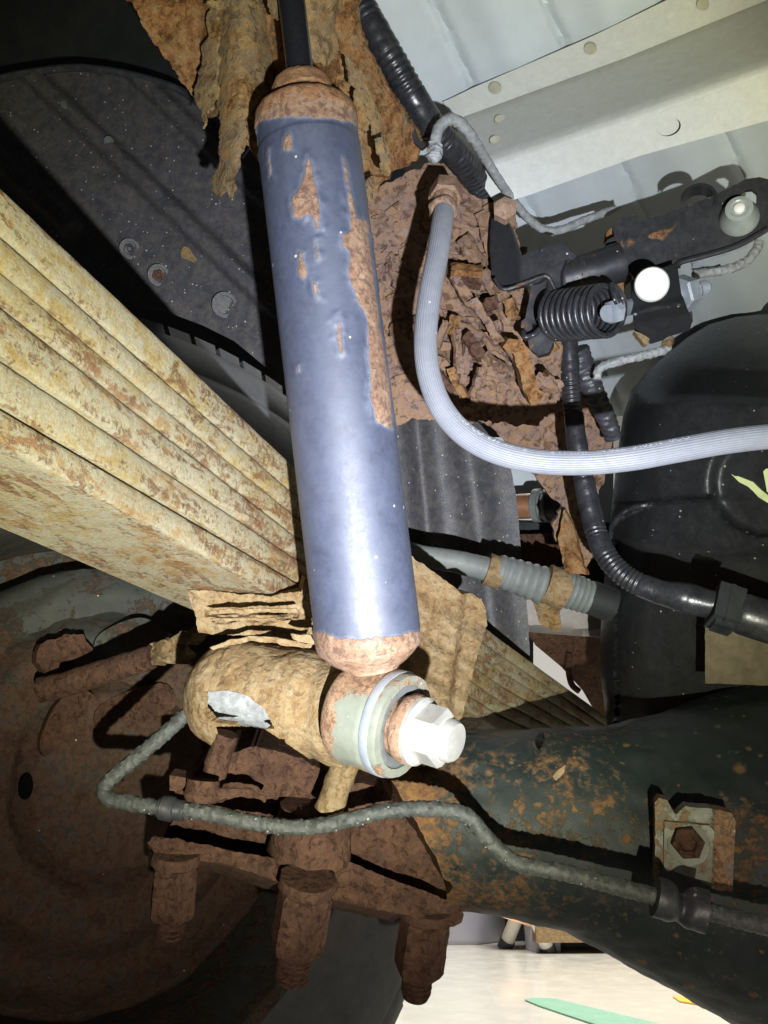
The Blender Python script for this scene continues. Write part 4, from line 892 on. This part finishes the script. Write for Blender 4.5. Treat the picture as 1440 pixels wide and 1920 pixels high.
# cut-away ochre bracket on the far side of the eye
pb = thing('pin_bracket', 'hollow ochre rusted bracket with a cut-away window showing a grey pin', 'bracket', (480, 1320, .44))
QC = P(662, 1335, .425); QA = cv(-.955, .06, .30); qr = 104 * .43 / FPX
QN = (UP - QA * UP.dot(QA)).normalized(); QB = QA.cross(QN)
def shell(t0, t1, n, m, prof, cut, th):
    vs = []; fs = []
    for i in range(n + 1):
        t = t0 + (t1 - t0) * i / n; r = prof(t)
        for k in range(m):
            a = 2 * math.pi * k / m; dr = QN * math.cos(a) + QB * math.sin(a); v = QC + QA * t + dr * r; v += dr * (.0012 * fb(v, 60) + .0006 * terr(v, 90)); vs.append(v)
    o = len(vs)
    for i in range(n + 1):
        t = t0 + (t1 - t0) * i / n; r = max(.0004, prof(t) - th)
        for k in range(m):
            a = 2 * math.pi * k / m; vs.append(QC + QA * t * .985 + (QN * math.cos(a) + QB * math.sin(a)) * r)
    keep = set()
    for i in range(n):
        for k in range(m):
            c = (vs[i * m + k] + vs[(i + 1) * m + (k + 1) % m]) / 2; x, y, _ = pix(c)
            a = 2 * math.pi * (k + .5) / m; fr_ = (QN * math.cos(a) + QB * math.sin(a)).dot(CAM - c) > 0
            dn_ = (QN * math.cos(a) + QB * math.sin(a)).dot(UP) < .25
            if not ((fr_ and cut(x, y)) or (dn_ and y > 1362 and cut(x, y)) or (dn_ and y > 1385 and 395 < x < 535)): keep.add((i, k))
    for (i, k) in keep:
        k2 = (k + 1) % m; q = [i * m + k, i * m + k2, (i + 1) * m + k2, (i + 1) * m + k]; fs.append(tuple(q)); fs.append(tuple(o + j for j in reversed(q)))
        for (di, dk, e) in ((-1, 0, (q[0], q[1])), (1, 0, (q[2], q[3])), (0, -1, (q[3], q[0])), (0, 1, (q[1], q[2]))):
            if ((i + di), (k + dk) % m) not in keep: fs.append((e[1], e[0], e[0] + o, e[1] + o))
    return vs, fs
winpoly = np.array(smoothpoly([(384, 1300), (410, 1292), (455, 1300), (490, 1325), (512, 1352), (524, 1382), (560, 1415), (600, 1432), (560, 1470), (330, 1470), (350, 1400), (392, 1352), (378, 1325)], 5))
winpoly2 = np.array([(380, 1296), (420, 1292), (460, 1302), (496, 1330), (516, 1368), (450, 1362), (395, 1352), (378, 1330)])
cutf = lambda x, y: (inside(np.array([[x, y]]), winpoly2)[0]) or (y > 1362 - (x - 400) * .02 and 392 + (y - 1362) * .35 < x < 524 + (y - 1385) * 1.5)
LQ = .098
def qprof(t):
    u = t / LQ
    if u > .72: k = (u - .72) / .28; return max(.0006, qr * .98 * math.sqrt(max(0, 1 - k * k)))
    return qr * (1.0 - .08 * math.exp(-((u - .18) / .06) ** 2) - .05 * (1 - u) ** 2)
mb = MB(); vs, fs = shell(0, LQ, 150, 320, qprof, cutf, .004); mb.add(vs, fs); mb.build('hollow_shell', M['rust_ochre'], pb, ang=50)
mb = MB(); lathe(mb, QC + QA * .012, QA, [(0, qr * .50), (LQ * .82, qr * .50), (LQ * .84, qr * .3)], 40, .0012, 120, hint=EH, dens=.002); mb.build('inner_pin', M['bead_pipe'], pb)

# ================================================================== grey rubber hose
hs = thing('rubber_hose', 'thick grey ribbed rubber hose curving below a rusty fitting', 'hose', (1000, 860, .42))
hpath = [(832, 395, .478), (828, 425, .468), (820, 480, .455), (808, 540, .445), (800, 600, .438), (798, 655, .432), (806, 710, .428), (828, 765, .424), (868, 812, .42), (925, 845, .416), (1000, 864, .412), (1090, 868, .408), (1180, 860, .404), (1270, 844, .402), (1360, 828, .40), (1450, 818, .40), (1580, 812, .40)]
HR = 22.5 * .415 / FPX
mb = MB(); hfr, HL = tube(mb, hpath, HR, 112, 300, lambda t_, a, s: 1 + .016 * (1 if math.sin(a * 28) > -.3 else -1)); mb.build('hose_tube', M['grey_hose'], hs, ang=50)
def hose_text(s, u0, size, a0, flip=False):
    cu = bpy.data.curves.new('print_text', 'FONT'); cu.body = s; cu.size = size; tob = bpy.data.objects.new('print_text', cu); COL.objects.link(tob)
    dg = bpy.context.evaluated_depsgraph_get(); dg.update(); me = bpy.data.meshes.new_from_object(tob.evaluated_get(dg)); bpy.data.objects.remove(tob)
    bm = bmesh.new(); bm.from_mesh(me); bmesh.ops.subdivide_edges(bm, edges=bm.edges[:], cuts=1); bmesh.ops.triangulate(bm, faces=bm.faces[:])
    n = len(hfr) - 1; vs = []
    for v in bm.verts:
        sarc = u0 + v.co.x; f = min(n - 1.001, max(0, sarc / HL * n)); i = int(f); q = f - i
        p = hfr[i][0].lerp(hfr[i + 1][0], q); N = hfr[i][2].lerp(hfr[i + 1][2], q); B = hfr[i][3].lerp(hfr[i + 1][3], q); a = a0 + v.co.y / HR
        vs.append(p + (N * math.cos(a) + B * math.sin(a)) * (HR * 1.016))
    m2 = MB(); m2.add(vs, [tuple(x.index for x in f.verts) for f in bm.faces]); bm.free(); bpy.data.meshes.remove(me)
    m2.build('printed_text', M['print'], hs, smooth=False)
HTEXT = True
ft = thing('hose_fitting', 'rusty hexagonal hose fitting at the top of the grey hose', 'fitting', (828, 385, .48))
o = P(838, 352, .50); a_ = (P(826, 430, .466) - o).normalized(); k = .48 / FPX
mb = MB(); hexnut(mb, o, a_, 33 * k, .017, .001, rot=RT); mb.build('hex_collar', M['rust_cap'], ft, ang=25)
mb = MB(); lathe(mb, o, a_, [(.014, 24 * k), (.02, 26 * k), (.022, 23 * k), (.026, 25 * k), (.03, 27 * k), (.033, 24 * k), (.034, 20 * k)], 30, .0012, 150); mb.build('crimp_ring', M['rust_cap'], ft)

# ================================================================== wiring conduit, steel pipes
cdt = thing('wiring_conduit', 'thick black corrugated wiring conduit running down from the top edge', 'conduit', (770, 170, .5))
cpath = [(640, -60, .50), (672, 0, .50), (705, 62, .50), (745, 130, .505), (785, 200, .515), (818, 248, .53), (858, 292, .55), (892, 336, .575), (925, 385, .60), (945, 420, .62)]
def ribs(t_, a, s):
    tape = (.17 < t_ < .26) or (.38 < t_ < .46) or t_ > .93 or .55 < t_ < .60
    return (1.03 + .012 * math.sin(s * 900 + a)) if tape else 1.0 + .035 * math.sin(s / .0044 * 2 * math.pi)
mb = MB(); tube(mb, cpath, lambda t_: 26 * .51 / FPX * (1 + .08 * t_), 26, 620, ribs, .0003, 150); mb.build('corrugated_tube', M['loom_black'], cdt, ang=60)
mb = MB(); sheet(mb, [(768, 240), (776, 232), (786, 262), (800, 272), (792, 278), (776, 266)], lambda x, y: .50, 4, .004); mb.build('conduit_clip', M['black_metal'], cdt)
bp2 = thing('steel_pipe', 'thin bent grey steel pipe with a frayed top end, crossing the cross member', 'pipe', (960, 370, .6))
mb = MB(); tube(mb, [(812, 300, .485), (815, 280, .485), (818, 255, .485), (826, 236, .487), (842, 224, .49), (862, 230, .495), (884, 255, .505), (912, 300, .53), (945, 352, .56), (975, 392, .585), (1000, 418, .60), (1025, 432, .61), (1055, 430, .615), (1090, 415, .62), (1125, 402, .625), (1150, 393, .63), (1166, 389, .63)],
           lambda t_: (8.6 * .53 / FPX) * (1.15 if t_ < .22 else 1.0) * (1 if t_ < .97 else (1 - t_) / .03 + .05), 14, 260, None, .0005, 500); mb.build('pipe', M['bead_pipe'], bp2)
mb = MB(); tube(mb, [(818, 270, .484), (812, 300, .484), (810, 304, .484)], lambda t_: .0042 if t_ < .7 else .0042 * (1 - t_) / .3 + .001, 10, 20, None, .002, 300); mb.build('frayed_end', M['white_paint'] if False else M['bead_pipe'], bp2)

# ================================================================== parking brake equaliser on the right
Z1 = lambda pts: ZC(880, 300, 2.5714, pts)
pk = thing('lever_bracket', 'black stepped bracket bolted to the rusty frame rail', 'bracket', (990, 480, .55))
mb = MB(); sheet(mb, Z1([(118, 250), (150, 235), (200, 330), (245, 465), (430, 392), (462, 400), (485, 440), (500, 448), (520, 460), (505, 480), (462, 480), (440, 540), (440, 640), (415, 640), (398, 565), (372, 558), (330, 590), (170, 628), (110, 575), (98, 420), (104, 300)]),
                  lambda x, y: .545 - .00012 * (x - 930) + .0003 * max(0, 975 - x) * .6, 5, .005, .0004, 60, .6, seed=130, bump=lambda x, y: .006 / (1 + math.exp(-(y - (545 - (x - 930) * .28)) / 2.5)) * 0 + (.004 if False else 0)); mb.build('bracket_plate', M['black_metal'], pk, ang=30, wear=lambda p: .06 * (np.abs(p[:, 0] - 1060) < 14) + .05 * (p[:, 0] < 928))
mb = MB(); tube(mb, [(928, 522, .54), (945, 542, .538), (985, 530, .535), (1018, 518, .53), (1030, 522, .53), (1042, 545, .53)], .0014, 8, 60, None, .0002, 200); mb.build('turned_edge', M['black_metal'], pk, wear=lambda p: .12 + 0 * p[:, 0])
mb = MB(); sheet(mb, Z1([(300, 600), (325, 585), (375, 580), (360, 650), (330, 740), (322, 770), (350, 800), (400, 850), (405, 880), (380, 930), (330, 942), (290, 910), (282, 870), (262, 860), (248, 800), (252, 780), (270, 760), (285, 690)]), lambda x, y: .55 - .0001 * (x - 1000), 4, .010, .0004, 80, .8, seed=131, holes=[Z1([(300, 790), (318, 785), (322, 812), (306, 822)])]); mb.build('spring_hook', M['black_metal'], pk, ang=30, wear=lambda p: .05 + .05 * (p[:, 0] < 990))
mb = MB(); o = P(947, 402, .545); hexnut(mb, o, CAM - o + UP * .3, .0085, .009, .0008); mb.build('bolt_head', M['rust_cap'], pk)
mb = MB(); o = P(1016, 469, .532); lathe(mb, o, CAM - o, [(0, .0045), (.001, .0042), (.0012, .0022), (.0004, .002)], 16); mb.build('rivet', M['zinc_blue'], pk)
arm = thing('lever_pipe', 'short black rust-spotted tube joining bracket and lever plate', 'tube', (1100, 505, .55))
mb = MB(); tube(mb, [(1046, 530, .555), (1100, 512, .552), (1165, 492, .55)], .0135, 26, 30, None, .0004, 80); mb.build('tube_body', M['black_metal'], arm, wear=lambda p: .09 * np.exp(-((p[:, 0] - 1085) / 30) ** 2))
mb = MB(); sheet(mb, Z1([(440, 640), (432, 540), (470, 450), (520, 448), (522, 470), (470, 500), (462, 560), (470, 640)]), lambda x, y: .535, 4, .006, .0004, 80, .6, seed=133); mb.build('tube_flange', M['black_metal'], arm, wear=lambda p: .08 + 0 * p[:, 0])
cs = thing('coil_spring', 'black tightly wound coil spring on the brake lever rod', 'spring', (1095, 600, .52))
c0 = P(1042, 592, .535); c1 = P(1142, 582, .497); cx_ = (c1 - c0); cl_ = cx_.length; cu_ = cx_.normalized(); cN = (UP - cu_ * UP.dot(cu_)).normalized(); cB = cu_.cross(cN)
NTURN = 9; CR = 45 * .51 / FPX; WR = 5.6 * .51 / FPX; pts3 = []
for i in range(NTURN * 24 + 1):
    a = 2 * math.pi * i / 24; pts3.append(c0 + cu_ * (cl_ * i / (NTURN * 24)) + (cN * math.cos(a) + cB * math.sin(a)) * CR)
e = pts3[-1]
pts3 += [e + cu_ * .003 - cN * .006, c1 + cu_ * .005 + cN * .004 - cB * .002]
mb = MB(); tube(mb, pts3, WR, 10, NTURN * 30, raw=True); mb.build('coil', M['piston'] if False else M['loom_black'], cs)
mb = MB(); tube(mb, [(1046, 612, .53), (1020, 612, .535), (1000, 628, .54), (984, 632, .54), (982, 622, .545)], WR, 10, 40); mb.build('hook', M['loom_black'], cs)
lp = thing('lever_plate', 'long black lever plate with a rust scrape and translucent bush', 'lever', (1280, 440, .55))
LPD = lambda x, y: .560 - .00010 * (x - 1130)
plate_pl = Z1([(648, 490), (652, 420), (665, 385), (702, 368), (706, 300), (722, 285), (800, 258), (812, 292), (822, 298), (1005, 240), (1040, 225), (1180, 170), (1330, 92), (1400, 82), (1440, 92), (1480, 140), (1490, 240), (1440, 330), (1335, 395), (1250, 430), (1015, 495), (1000, 520), (800, 575), (780, 545), (720, 540), (680, 520)])
mb = MB(); sheet(mb, plate_pl, LPD, 5, .004, .0003, 60, 0, seed=134, holes=[Z1([(1310, 165), (1330, 145), (1365, 142), (1388, 160), (1388, 200), (1375, 215), (1340, 195), (1318, 185)])])
def edge_hilite(p, pl, a=.12, w=4): return a * np.exp(-(pdist(p, pl) / w) ** 2)  # rust along the outline, painted in as bright highlight lines at the edges
def lpw(p):
    w = -.02 + np.clip(sdf(p, np.array(Z1([(850, 362), (930, 320), (1000, 305), (1000, 330), (940, 385), (915, 398), (900, 380), (860, 390)]))) / 4, -1, 1) * .2 + .06
    w = np.maximum(w, edge_hilite(p, plate_pl, .10, 3)); return np.maximum(w, .16 * np.exp(-(np.hypot(p[:, 0] - 1176, p[:, 1] - 458) / 19) ** 2))
mb.build('plate', M['black_metal'], lp, ang=30, wear=lpw)
mb = MB(); tube(mb, [(q[0], q[1], LPD(*q) - .001) for q in Z1([(1440, 330), (1335, 392), (1250, 428), (1130, 462), (1020, 492), (1004, 520)])], .0020, 8, 50); mb.build('rolled_edge', M['black_metal'], lp)
mb = MB(); sheet(mb, Z1([(650, 470), (700, 515), (780, 545), (786, 580), (770, 560), (745, 636), (700, 630), (690, 580), (662, 530)]), lambda x, y: .562, 4, .012, .0005, 80, .6, seed=136); mb.build('rusty_rim', M['rust_orange'], lp)
mb = MB(); sheet(mb, Z1([(655, 400), (662, 345), (690, 325), (700, 370), (664, 388)]), lambda x, y: .575, 4, .004, .0004, 80); mb.build('rusty_rim', M['rust_orange'], lp)
# curled tab standing toward the camera
mb = MB(); o = P(1308, 392, .553); lathe(mb, o, cv(-.30, .12, -.92), [(0, .0120), (.013, .0120), (.013, .0100), (0, .0100)], 30, hint=UP, a0=-2.0, a1=1.3); mb.build('curled_tab', M['black_metal'], lp)
mb = MB(); o = P(1176, 458, LPD(1176, 458)); lathe(mb, o, CAM - o, [(0, .0062), (.0015, .006), (.0024, .0045), (.0018, .002), (.0018, 0)], 20); mb.build('rivet', M['zinc'], lp)
bs = thing('plastic_bush', 'translucent plastic bush with a bright centre pin on the lever plate', 'bush', (1386, 405, .53))
o = P(1386, 410, LPD(1386, 410) - .001); a_ = (CAM - o).normalized() + UP * .45
mb = MB(); lathe(mb, o, a_, [(0, .0125), (.004, .0120), (.010, .0095), (.014, .0085), (.0145, .006), (.0135, .0045), (.0135, 0)], 28); mb.build('cap', M['clear'], bs)
mb = MB(); lathe(mb, o + a_.normalized() * .0135, a_, [(0, .0036), (.002, .0034), (.003, .0018), (.003, 0)], 14); mb.build('pin', M['white_paint'], bs)
yk = thing('yoke', 'black folded yoke with a round white pin end', 'yoke', (1240, 570, .52))
YA = cv(.36, .12, -.0)
# side profile swept along the lever direction
def yk_d(x, y):
    fold = 592 - (x - 1180) * .22; return .515 - .00008 * (x - 1180) + (.00020 * (fold - y) if y < fold else .0011 * (y - fold) * .45)
mb = MB(); sheet(mb, Z1([(780, 585), (860, 545), (1002, 498), (1010, 560), (1022, 640), (1046, 700), (1075, 778), (1062, 822), (960, 852), (930, 870), (880, 886), (850, 884), (826, 850), (800, 830), (790, 720), (782, 640)]), yk_d, 4, .004, .0003, 70, .5, seed=137,
                  bump=lambda x, y: .0045 * math.exp(-((y - (592 - (x - 1180) * .22)) / 12) ** 2) * 1.6)
def ykw(p): return .14 * np.exp(-(np.hypot((p[:, 0] - 1215) / 26, (p[:, 1] - 632) / 14)) ** 2) + .10 * np.exp(-(np.hypot((p[:, 0] - 1232) / 30, (p[:, 1] - 563) / 10)) ** 2)
mb.build('folded_plate', M['black_metal'], yk, ang=40, wear=ykw)
mb = MB(); sheet(mb, Z1([(1035, 690), (1060, 680), (1076, 740), (1078, 780), (1060, 800), (1040, 740)]), lambda x, y: .545, 4, .012); mb.build('side_wall', M['black_metal'], yk)
mb = MB(); sheet(mb, Z1([(800, 825), (845, 845), (870, 862), (862, 888), (846, 888), (812, 850)]), lambda x, y: .512, 4, .006, .001, 80, 1.5, seed=138); mb.build('salt_crust', M['rust_flake'], yk)
o = P(1222, 534, .508); a_ = (CAM - o).normalized() * 1 + UP * .12
mb = MB(); lathe(mb, o, a_, [(0, .0108), (.004, .0107), (.0055, .0098), (.006, .006), (.006, 0)], 36); mb.build('pin_end', M['white_paint'], yk)
rd = thing('adjuster_rod', 'blue-grey zinc adjuster rod passing through spring and yoke', 'rod', (1165, 575, .52))
mb = MB(); tube(mb, [(1140, 588, .503), (1155, 582, .51), (1190, 573, .528), (1280, 552, .538)], .0056, 16, 20); mb.build('rod', M['zinc_blue'], rd)
mb = MB(); o = P(1145, 586, .502); hexnut(mb, o, P(1190, 573, .51) - o, .0078, .006); mb.build('collar', M['zinc_blue'], rd)
o = P(1272, 554, .535); a_ = P(1345, 532, .55) - o
mb = MB(); hexnut(mb, o, a_, .0125, .010, rot=UP); mb.build('hex_nut', M['zinc_blue'], rd, ang=20)
mb = MB(); lathe(mb, o, a_, [(.009, .0075), (.013, .0085), (.016, .0070), (.017, .0060)], 20); mb.build('lock_ring', M['zinc_blue'], rd)
mb = MB(); thread(mb, o + a_.normalized() * .015, a_, .0052, .012, .0016, 14); mb.build('threaded_end', M['zinc_blue'], rd)
w1 = thing('crusty_cable', 'whitish crusty cable hanging below the lever plate at the right', 'cable', (1370, 490, .6))
mb = MB(); tube(mb, [(1300, 515, .60), (1335, 510, .60), (1375, 502, .60), (1402, 488, .60), (1418, 468, .60), (1424, 452, .60)], .0035, 10, 80, None, .0008, 400); mb.build('cable', M['bead_pipe'], w1)
t = thing('bent_strip', 'thin bent grey strip under the right end of the lever plate', 'strip', (1340, 480, .61))
mb = MB(); tube(mb, [(1298, 498, .61), (1340, 478, .61), (1400, 458, .61)], .0030, 8, 30, flat=.4); mb.build('strip', M['zinc_blue'], t)
mb = MB(); tube(mb, [(1298, 500, .61), (1330, 505, .612), (1350, 500, .615)], .0022, 8, 20, flat=.4); mb.build('strip_return', M['zinc_blue'], t)
w2 = thing('short_brake_pipe', 'short beaded grey pipe under the coil spring', 'pipe', (1190, 670, .6))
mb = MB(); tube(mb, [(1120, 712, .60), (1121, 700, .60), (1126, 690, .60), (1145, 682, .60), (1190, 670, .60), (1235, 660, .60), (1250, 652, .60), (1254, 640, .60)], .0034, 10, 90, None, .0008, 400); mb.build('pipe', M['bead_pipe'], w2)
mb = MB(); tube(mb, [(1248, 652, .60), (1254, 640, .60), (1252, 634, .60)], .0040, 10, 10, None, .001, 200); mb.build('rusty_tip', M['rust_flake'], w2)
t = thing('rust_strut', 'short orange rust-eaten strut on the frame rail beside the spring', 'strut', (985, 690, .57))
mb = MB(); sheet(mb, ZC(660, 260, 3.273, [(930, 1280), (960, 1225), (1030, 1230), (1080, 1300), (1110, 1400), (1150, 1540), (1180, 1560), (1160, 1610), (1100, 1640), (1060, 1560), (1030, 1450), (995, 1320), (950, 1310)]), lambda x, y: .548 + .0001 * (y - 640), 4, .016, .0016, 60, 2.5, tamp=.003, tsc=60, seed=139); mb.build('strut_plate', M['rust_orange'], t, ang=28)
mb = MB(); o = P(1024, 700, .56); hexnut(mb, o, CAM - o, .011, .012, .0015); mb.build('rusted_nut', M['rust_orange'], t)

# ================================================================== lower loom and connector
lm = thing('wiring_loom', 'black taped wiring loom hanging in front of the fuel tank to a connector', 'wiring loom', (1120, 1000, .58))
lpath = [(1066, 640, .60), (1068, 690, .60), (1072, 750, .60), (1082, 830, .595), (1096, 905, .59), (1112, 975, .585), (1130, 1030, .575), (1165, 1075, .565), (1215, 1103, .555), (1270, 1118, .545), (1310, 1128, .54), (1345, 1134, .535)]
def lribs(t_, a, s):
    bare = (.12 < t_ < .22) or (.34 < t_ < .43) or (.58 < t_ < .61) or (.66 < t_ < .80)
    return (1 + .05 * math.sin(s / .0034 * 2 * math.pi)) if bare else (1.04 + .02 * math.sin(s * 260 + a))
mb = MB(); tube(mb, lpath, lambda t_: (17 + 5 * t_ + (5 * math.exp(-((t_ - .93) / .05) ** 2))) * .575 / FPX, 24, 600, lribs, .0004, 120); mb.build('taped_tube', M['loom_black'], lm, ang=60)
cn = thing('connector', 'black square electrical connector plugged into a black tube', 'connector', (1370, 1140, .53))
o = P(1360, 1140, .53); u = (P(1430, 1163, .525) - o).normalized(); v = (UP * .85 + FW * .5 - u * (UP * .85 + FW * .5).dot(u)).normalized(); w_ = u.cross(v)
mb = MB(); box(mb, o, u * .0085, v * .0125, w_ * .011); mb.build('plug', M['dark'], cn, smooth=False)
mb = MB(); box(mb, o - v * .0005 + w_ * 0, u * .0015, v * .0132, w_ * .0118); mb.build('latch_rib', M['dark'], cn, smooth=False)
mb = MB(); box(mb, o - v * .0145, u * .006, v * .0022, w_ * .006); mb.build('locking_tab', M['loom_black'], cn, smooth=False)
mb = MB(); tube(mb, [(1384, 1148, .53), (1440, 1166, .525), (1560, 1200, .52)], .0140, 26, 20, lambda t_, a, s: 1 if t_ > .03 else .93); mb.build('sleeve', M['loom_black'], cn)
fs_ = thing('foil_sheath', 'crinkled dark plastic sheath behind the upper wiring loom', 'sheath', (1110, 720, .63))
mb = MB(); tube(mb, [(1080, 655, .62), (1092, 690, .625), (1110, 730, .63), (1135, 780, .64), (1150, 820, .65)], lambda t_: (24 - 8 * t_) * .63 / FPX, 20, 120, lambda t_, a, s: 1 + .08 * math.sin(a * 3 + s * 300) * math.sin(s * 900), .0008, 120); mb.build('sheath', M['black_rubber'], fs_, ang=25)

# ================================================================== parking cable with boots
pc = thing('parking_cable', 'grey-green parking brake cable with two ribbed boots right of the shock', 'cable', (960, 1080, .7))
mb = MB(); tube(mb, [(700, 1015, .70), (780, 1040, .70), (850, 1052, .70), (915, 1068, .70)], lambda t_: .0088 + .0018 * t_, 20, 40, None, .0003, 100); mb.build('outer_cable', M['boot'], pc)
def boot(p0, p1, r0, r1, nr, name='ribbed_boot'):
    mb = MB(); tube(mb, [p0, tuple((a + b) / 2 for a, b in zip(p0, p1)), p1], lambda t_: r0 + (r1 - r0) * t_, 28, nr * 12, lambda t_, a, s: 1 + .10 * abs(math.sin(t_ * nr * math.pi)), 0); return mb.build(name, M['boot'], pc, ang=60)
boot((930, 1068, .70), (1020, 1098, .70), .0130, .0155, 6)
boot((1058, 1103, .70), (1108, 1122, .70), .0155, .0135, 5)
mb = MB(); tube(mb, [(912, 1066, .70), (924, 1070, .70), (940, 1075, .70)], .0142, 26, 8, None, .0008, 120); mb.build('clamp_ring', M['rust_ochre'], pc)
mb = MB(); tube(mb, [(1104, 1118, .70), (1118, 1124, .70), (1150, 1136, .70)], .0150, 20, 8); mb.build('end_ferrule', M['dark'], pc)
cb = thing('cable_holder', 'yellow-ochre rusty holder clamped round the ribbed cable boots', 'bracket', (1040, 1120, .7))
mb = MB(); tube(mb, [(1022, 1094, .70), (1045, 1103, .70), (1062, 1110, .70)], .0175, 28, 16, None, .0012, 90, caps=True); mb.build('band', M['rust_ochre'], cb)
mb = MB(); sheet(mb, [(1000, 1112), (1050, 1120), (1050, 1150), (1054, 1175), (1050, 1185), (1036, 1184), (1012, 1168), (1002, 1140)], lambda x, y: .70 + .0003 * (y - 1115), 5, .004, .002, 60, 2, seed=140); mb.build('tongue', M['rust_flake'], cb)

# ================================================================== the workshop beyond
gz = MB(); gz.add([Vector((-12, -3, 0)), Vector((14, -3, 0)), Vector((14, 14, 0)), Vector((-12, 14, 0))], [(0, 1, 2, 3)]); g_ = gz.build('floor', M['floor'], smooth=False); g_['kind'] = 'structure'
wz = MB(); wz.add([Vector((-12, 6.5, -.1)), Vector((14, 6.5, -.1)), Vector((14, 6.5, 6)), Vector((-12, 6.5, 6)), Vector((-12, 6.6, -.1)), Vector((14, 6.6, -.1)), Vector((14, 6.6, 6)), Vector((-12, 6.6, 6))], [(0, 1, 2, 3), (4, 7, 6, 5), (0, 3, 7, 4), (1, 5, 6, 2), (3, 2, 6, 7)])
w__ = wz.build('workshop_wall', M['wall'], smooth=False); w__['kind'] = 'structure'
def on_floor(px, py, z=0.0):
    r = P(px, py, 1) - CAM; return CAM + r * ((z - CAM.z) / r.z)
fl = on_floor
def slab(name, pts, mat, lab, cat, z=.004):
    mb = MB(); v = [fl(*p) for p in pts]; mb.add([q + Vector((0, 0, z)) for q in v] + [q + Vector((0, 0, z - .003)) for q in v], [tuple(range(len(v))), tuple(reversed(range(len(v), 2 * len(v))))] + [(i, i + len(v), (i + 1) % len(v) + len(v), (i + 1) % len(v)) for i in range(len(v))])
    return tag(mb.build(name, M[mat], smooth=False), lab, cat)
slab('floor_stripe', [(984, 1877), (1000, 1874), (1040, 1875), (1240, 1924), (1330, 1950), (1250, 1960), (1120, 1925), (1010, 1888)], 'green_tape', 'faded green stripe on the pale workshop floor', 'floor stripe')
slab('floor_mark', [(1262, 1871), (1290, 1872), (1330, 1888), (1312, 1886), (1275, 1880)], 'yellow_tape', 'small yellow mark on the floor at the far right', 'floor mark')
def upright(name, foot, top, w, mat, par=None, dep=.05):
    a = fl(*foot); dist = (a - CAM).dot(FW); b = P(top[0], top[1], dist); return a, b, dist
def bar(mb, a, b, w, dep):
    u = (b - a).normalized(); s_ = u.cross(Vector((0, 1, 0))).normalized(); f = u.cross(s_).normalized(); box(mb, (a + b) / 2, u * ((b - a).length / 2), s_ * w / 2, f * dep / 2)
# grey bin: rounded box standing on the floor
a = fl(880, 1768); bn = thing('storage_bin', 'pale grey plastic bin on the workshop floor beyond the axle', 'bin', a)
mb = MB(); dx = 45 / FPX * a.y * 1.06; lathe(mb, a + Vector((-.06, .12, 0)), Vector((0, 0, 1)), [(0, .22), (.02, .235), (.40, .26), (.41, .27), (.43, .27), (.43, .0)], 8, hint=Vector((.38, -.92, 0))); mb.build('bin_body', M['bin'], bn, ang=60)
mb = MB(); lathe(mb, a + Vector((-.06, .12, 0)), Vector((0, 0, 1)), [(.43, .275), (.45, .27), (.46, .2), (.46, 0)], 8, hint=Vector((.38, -.92, 0))); mb.build('lid', M['bin'], bn)
# stool
f1 = fl(946, 1778); f2 = fl(1030, 1786)
so = thing('work_stool', 'low stool with white legs and black rubber feet on the workshop floor', 'stool', f1)
k = (f1 - CAM).dot(FW)
for (f, tp) in ((f1, (968, 1722)), (f2, (1010, 1735))):
    mb = MB(); tpw = P(tp[0], tp[1], (f - CAM).dot(FW)); e = tpw + (tpw - f) * .35; tube(mb, [f + (e - f) * .12, f.lerp(e, .5), e], .0085 * k / 1.0 * 1.0, 14, 8, raw=True); lg = mb.build('leg', M['white_paint'], so)
    mb = MB(); tube(mb, [f, f.lerp(e, .1), f.lerp(e, .2)], .0098 * k, 14, 4, raw=True); mb.build('rubber_foot', M['black_rubber'], lg)
mb = MB(); c1_ = P(925, 1700, k); c2_ = P(1040, 1738, k); bar(mb, c1_, c2_, .05, .16); mb.build('seat', M['orange_seat'], so, smooth=False)
c = fl(1000, 1772) + Vector((.1, .5, .30)); mb = MB(); box(mb, c, Vector((.55, .12, 0)), Vector((-.07, .3, 0)), Vector((0, 0, .30))); 
tag(mb.build('cabinet', M['dark'], smooth=False), 'dark low cabinet behind the stool legs', 'cabinet')
f3 = fl(1052, 1789); mb = MB(); box(mb, f3 + Vector((-.05, .10, .3)), Vector((.05, .012, 0)), Vector((-.012, .05, 0)), Vector((0, 0, .3))); tag(mb.build('cabinet_post', M['bin'], smooth=False), 'dark grey square post beside the stool foot', 'post')
f4 = fl(1110, 1792); mb = MB(); box(mb, f4 + Vector((.2, .2, .36)), Vector((.40, .02, 0)), Vector((0, .15, 0)), Vector((0, 0, .32))); tag(mb.build('wooden_crate', M['rust_ochre'], smooth=False), 'low brown crate standing behind the axle on the workshop floor', 'crate')
if HTEXT:
    hose_text('HIER-CO  S35 TELLE', HL * .42, .0052, -1.0); hose_text('S-UWMI   14/07T  240345  0CO', HL * .585, .0052, -1.0)
for o in list(bpy.data.objects):
    if '_o' in o: del o['_o']
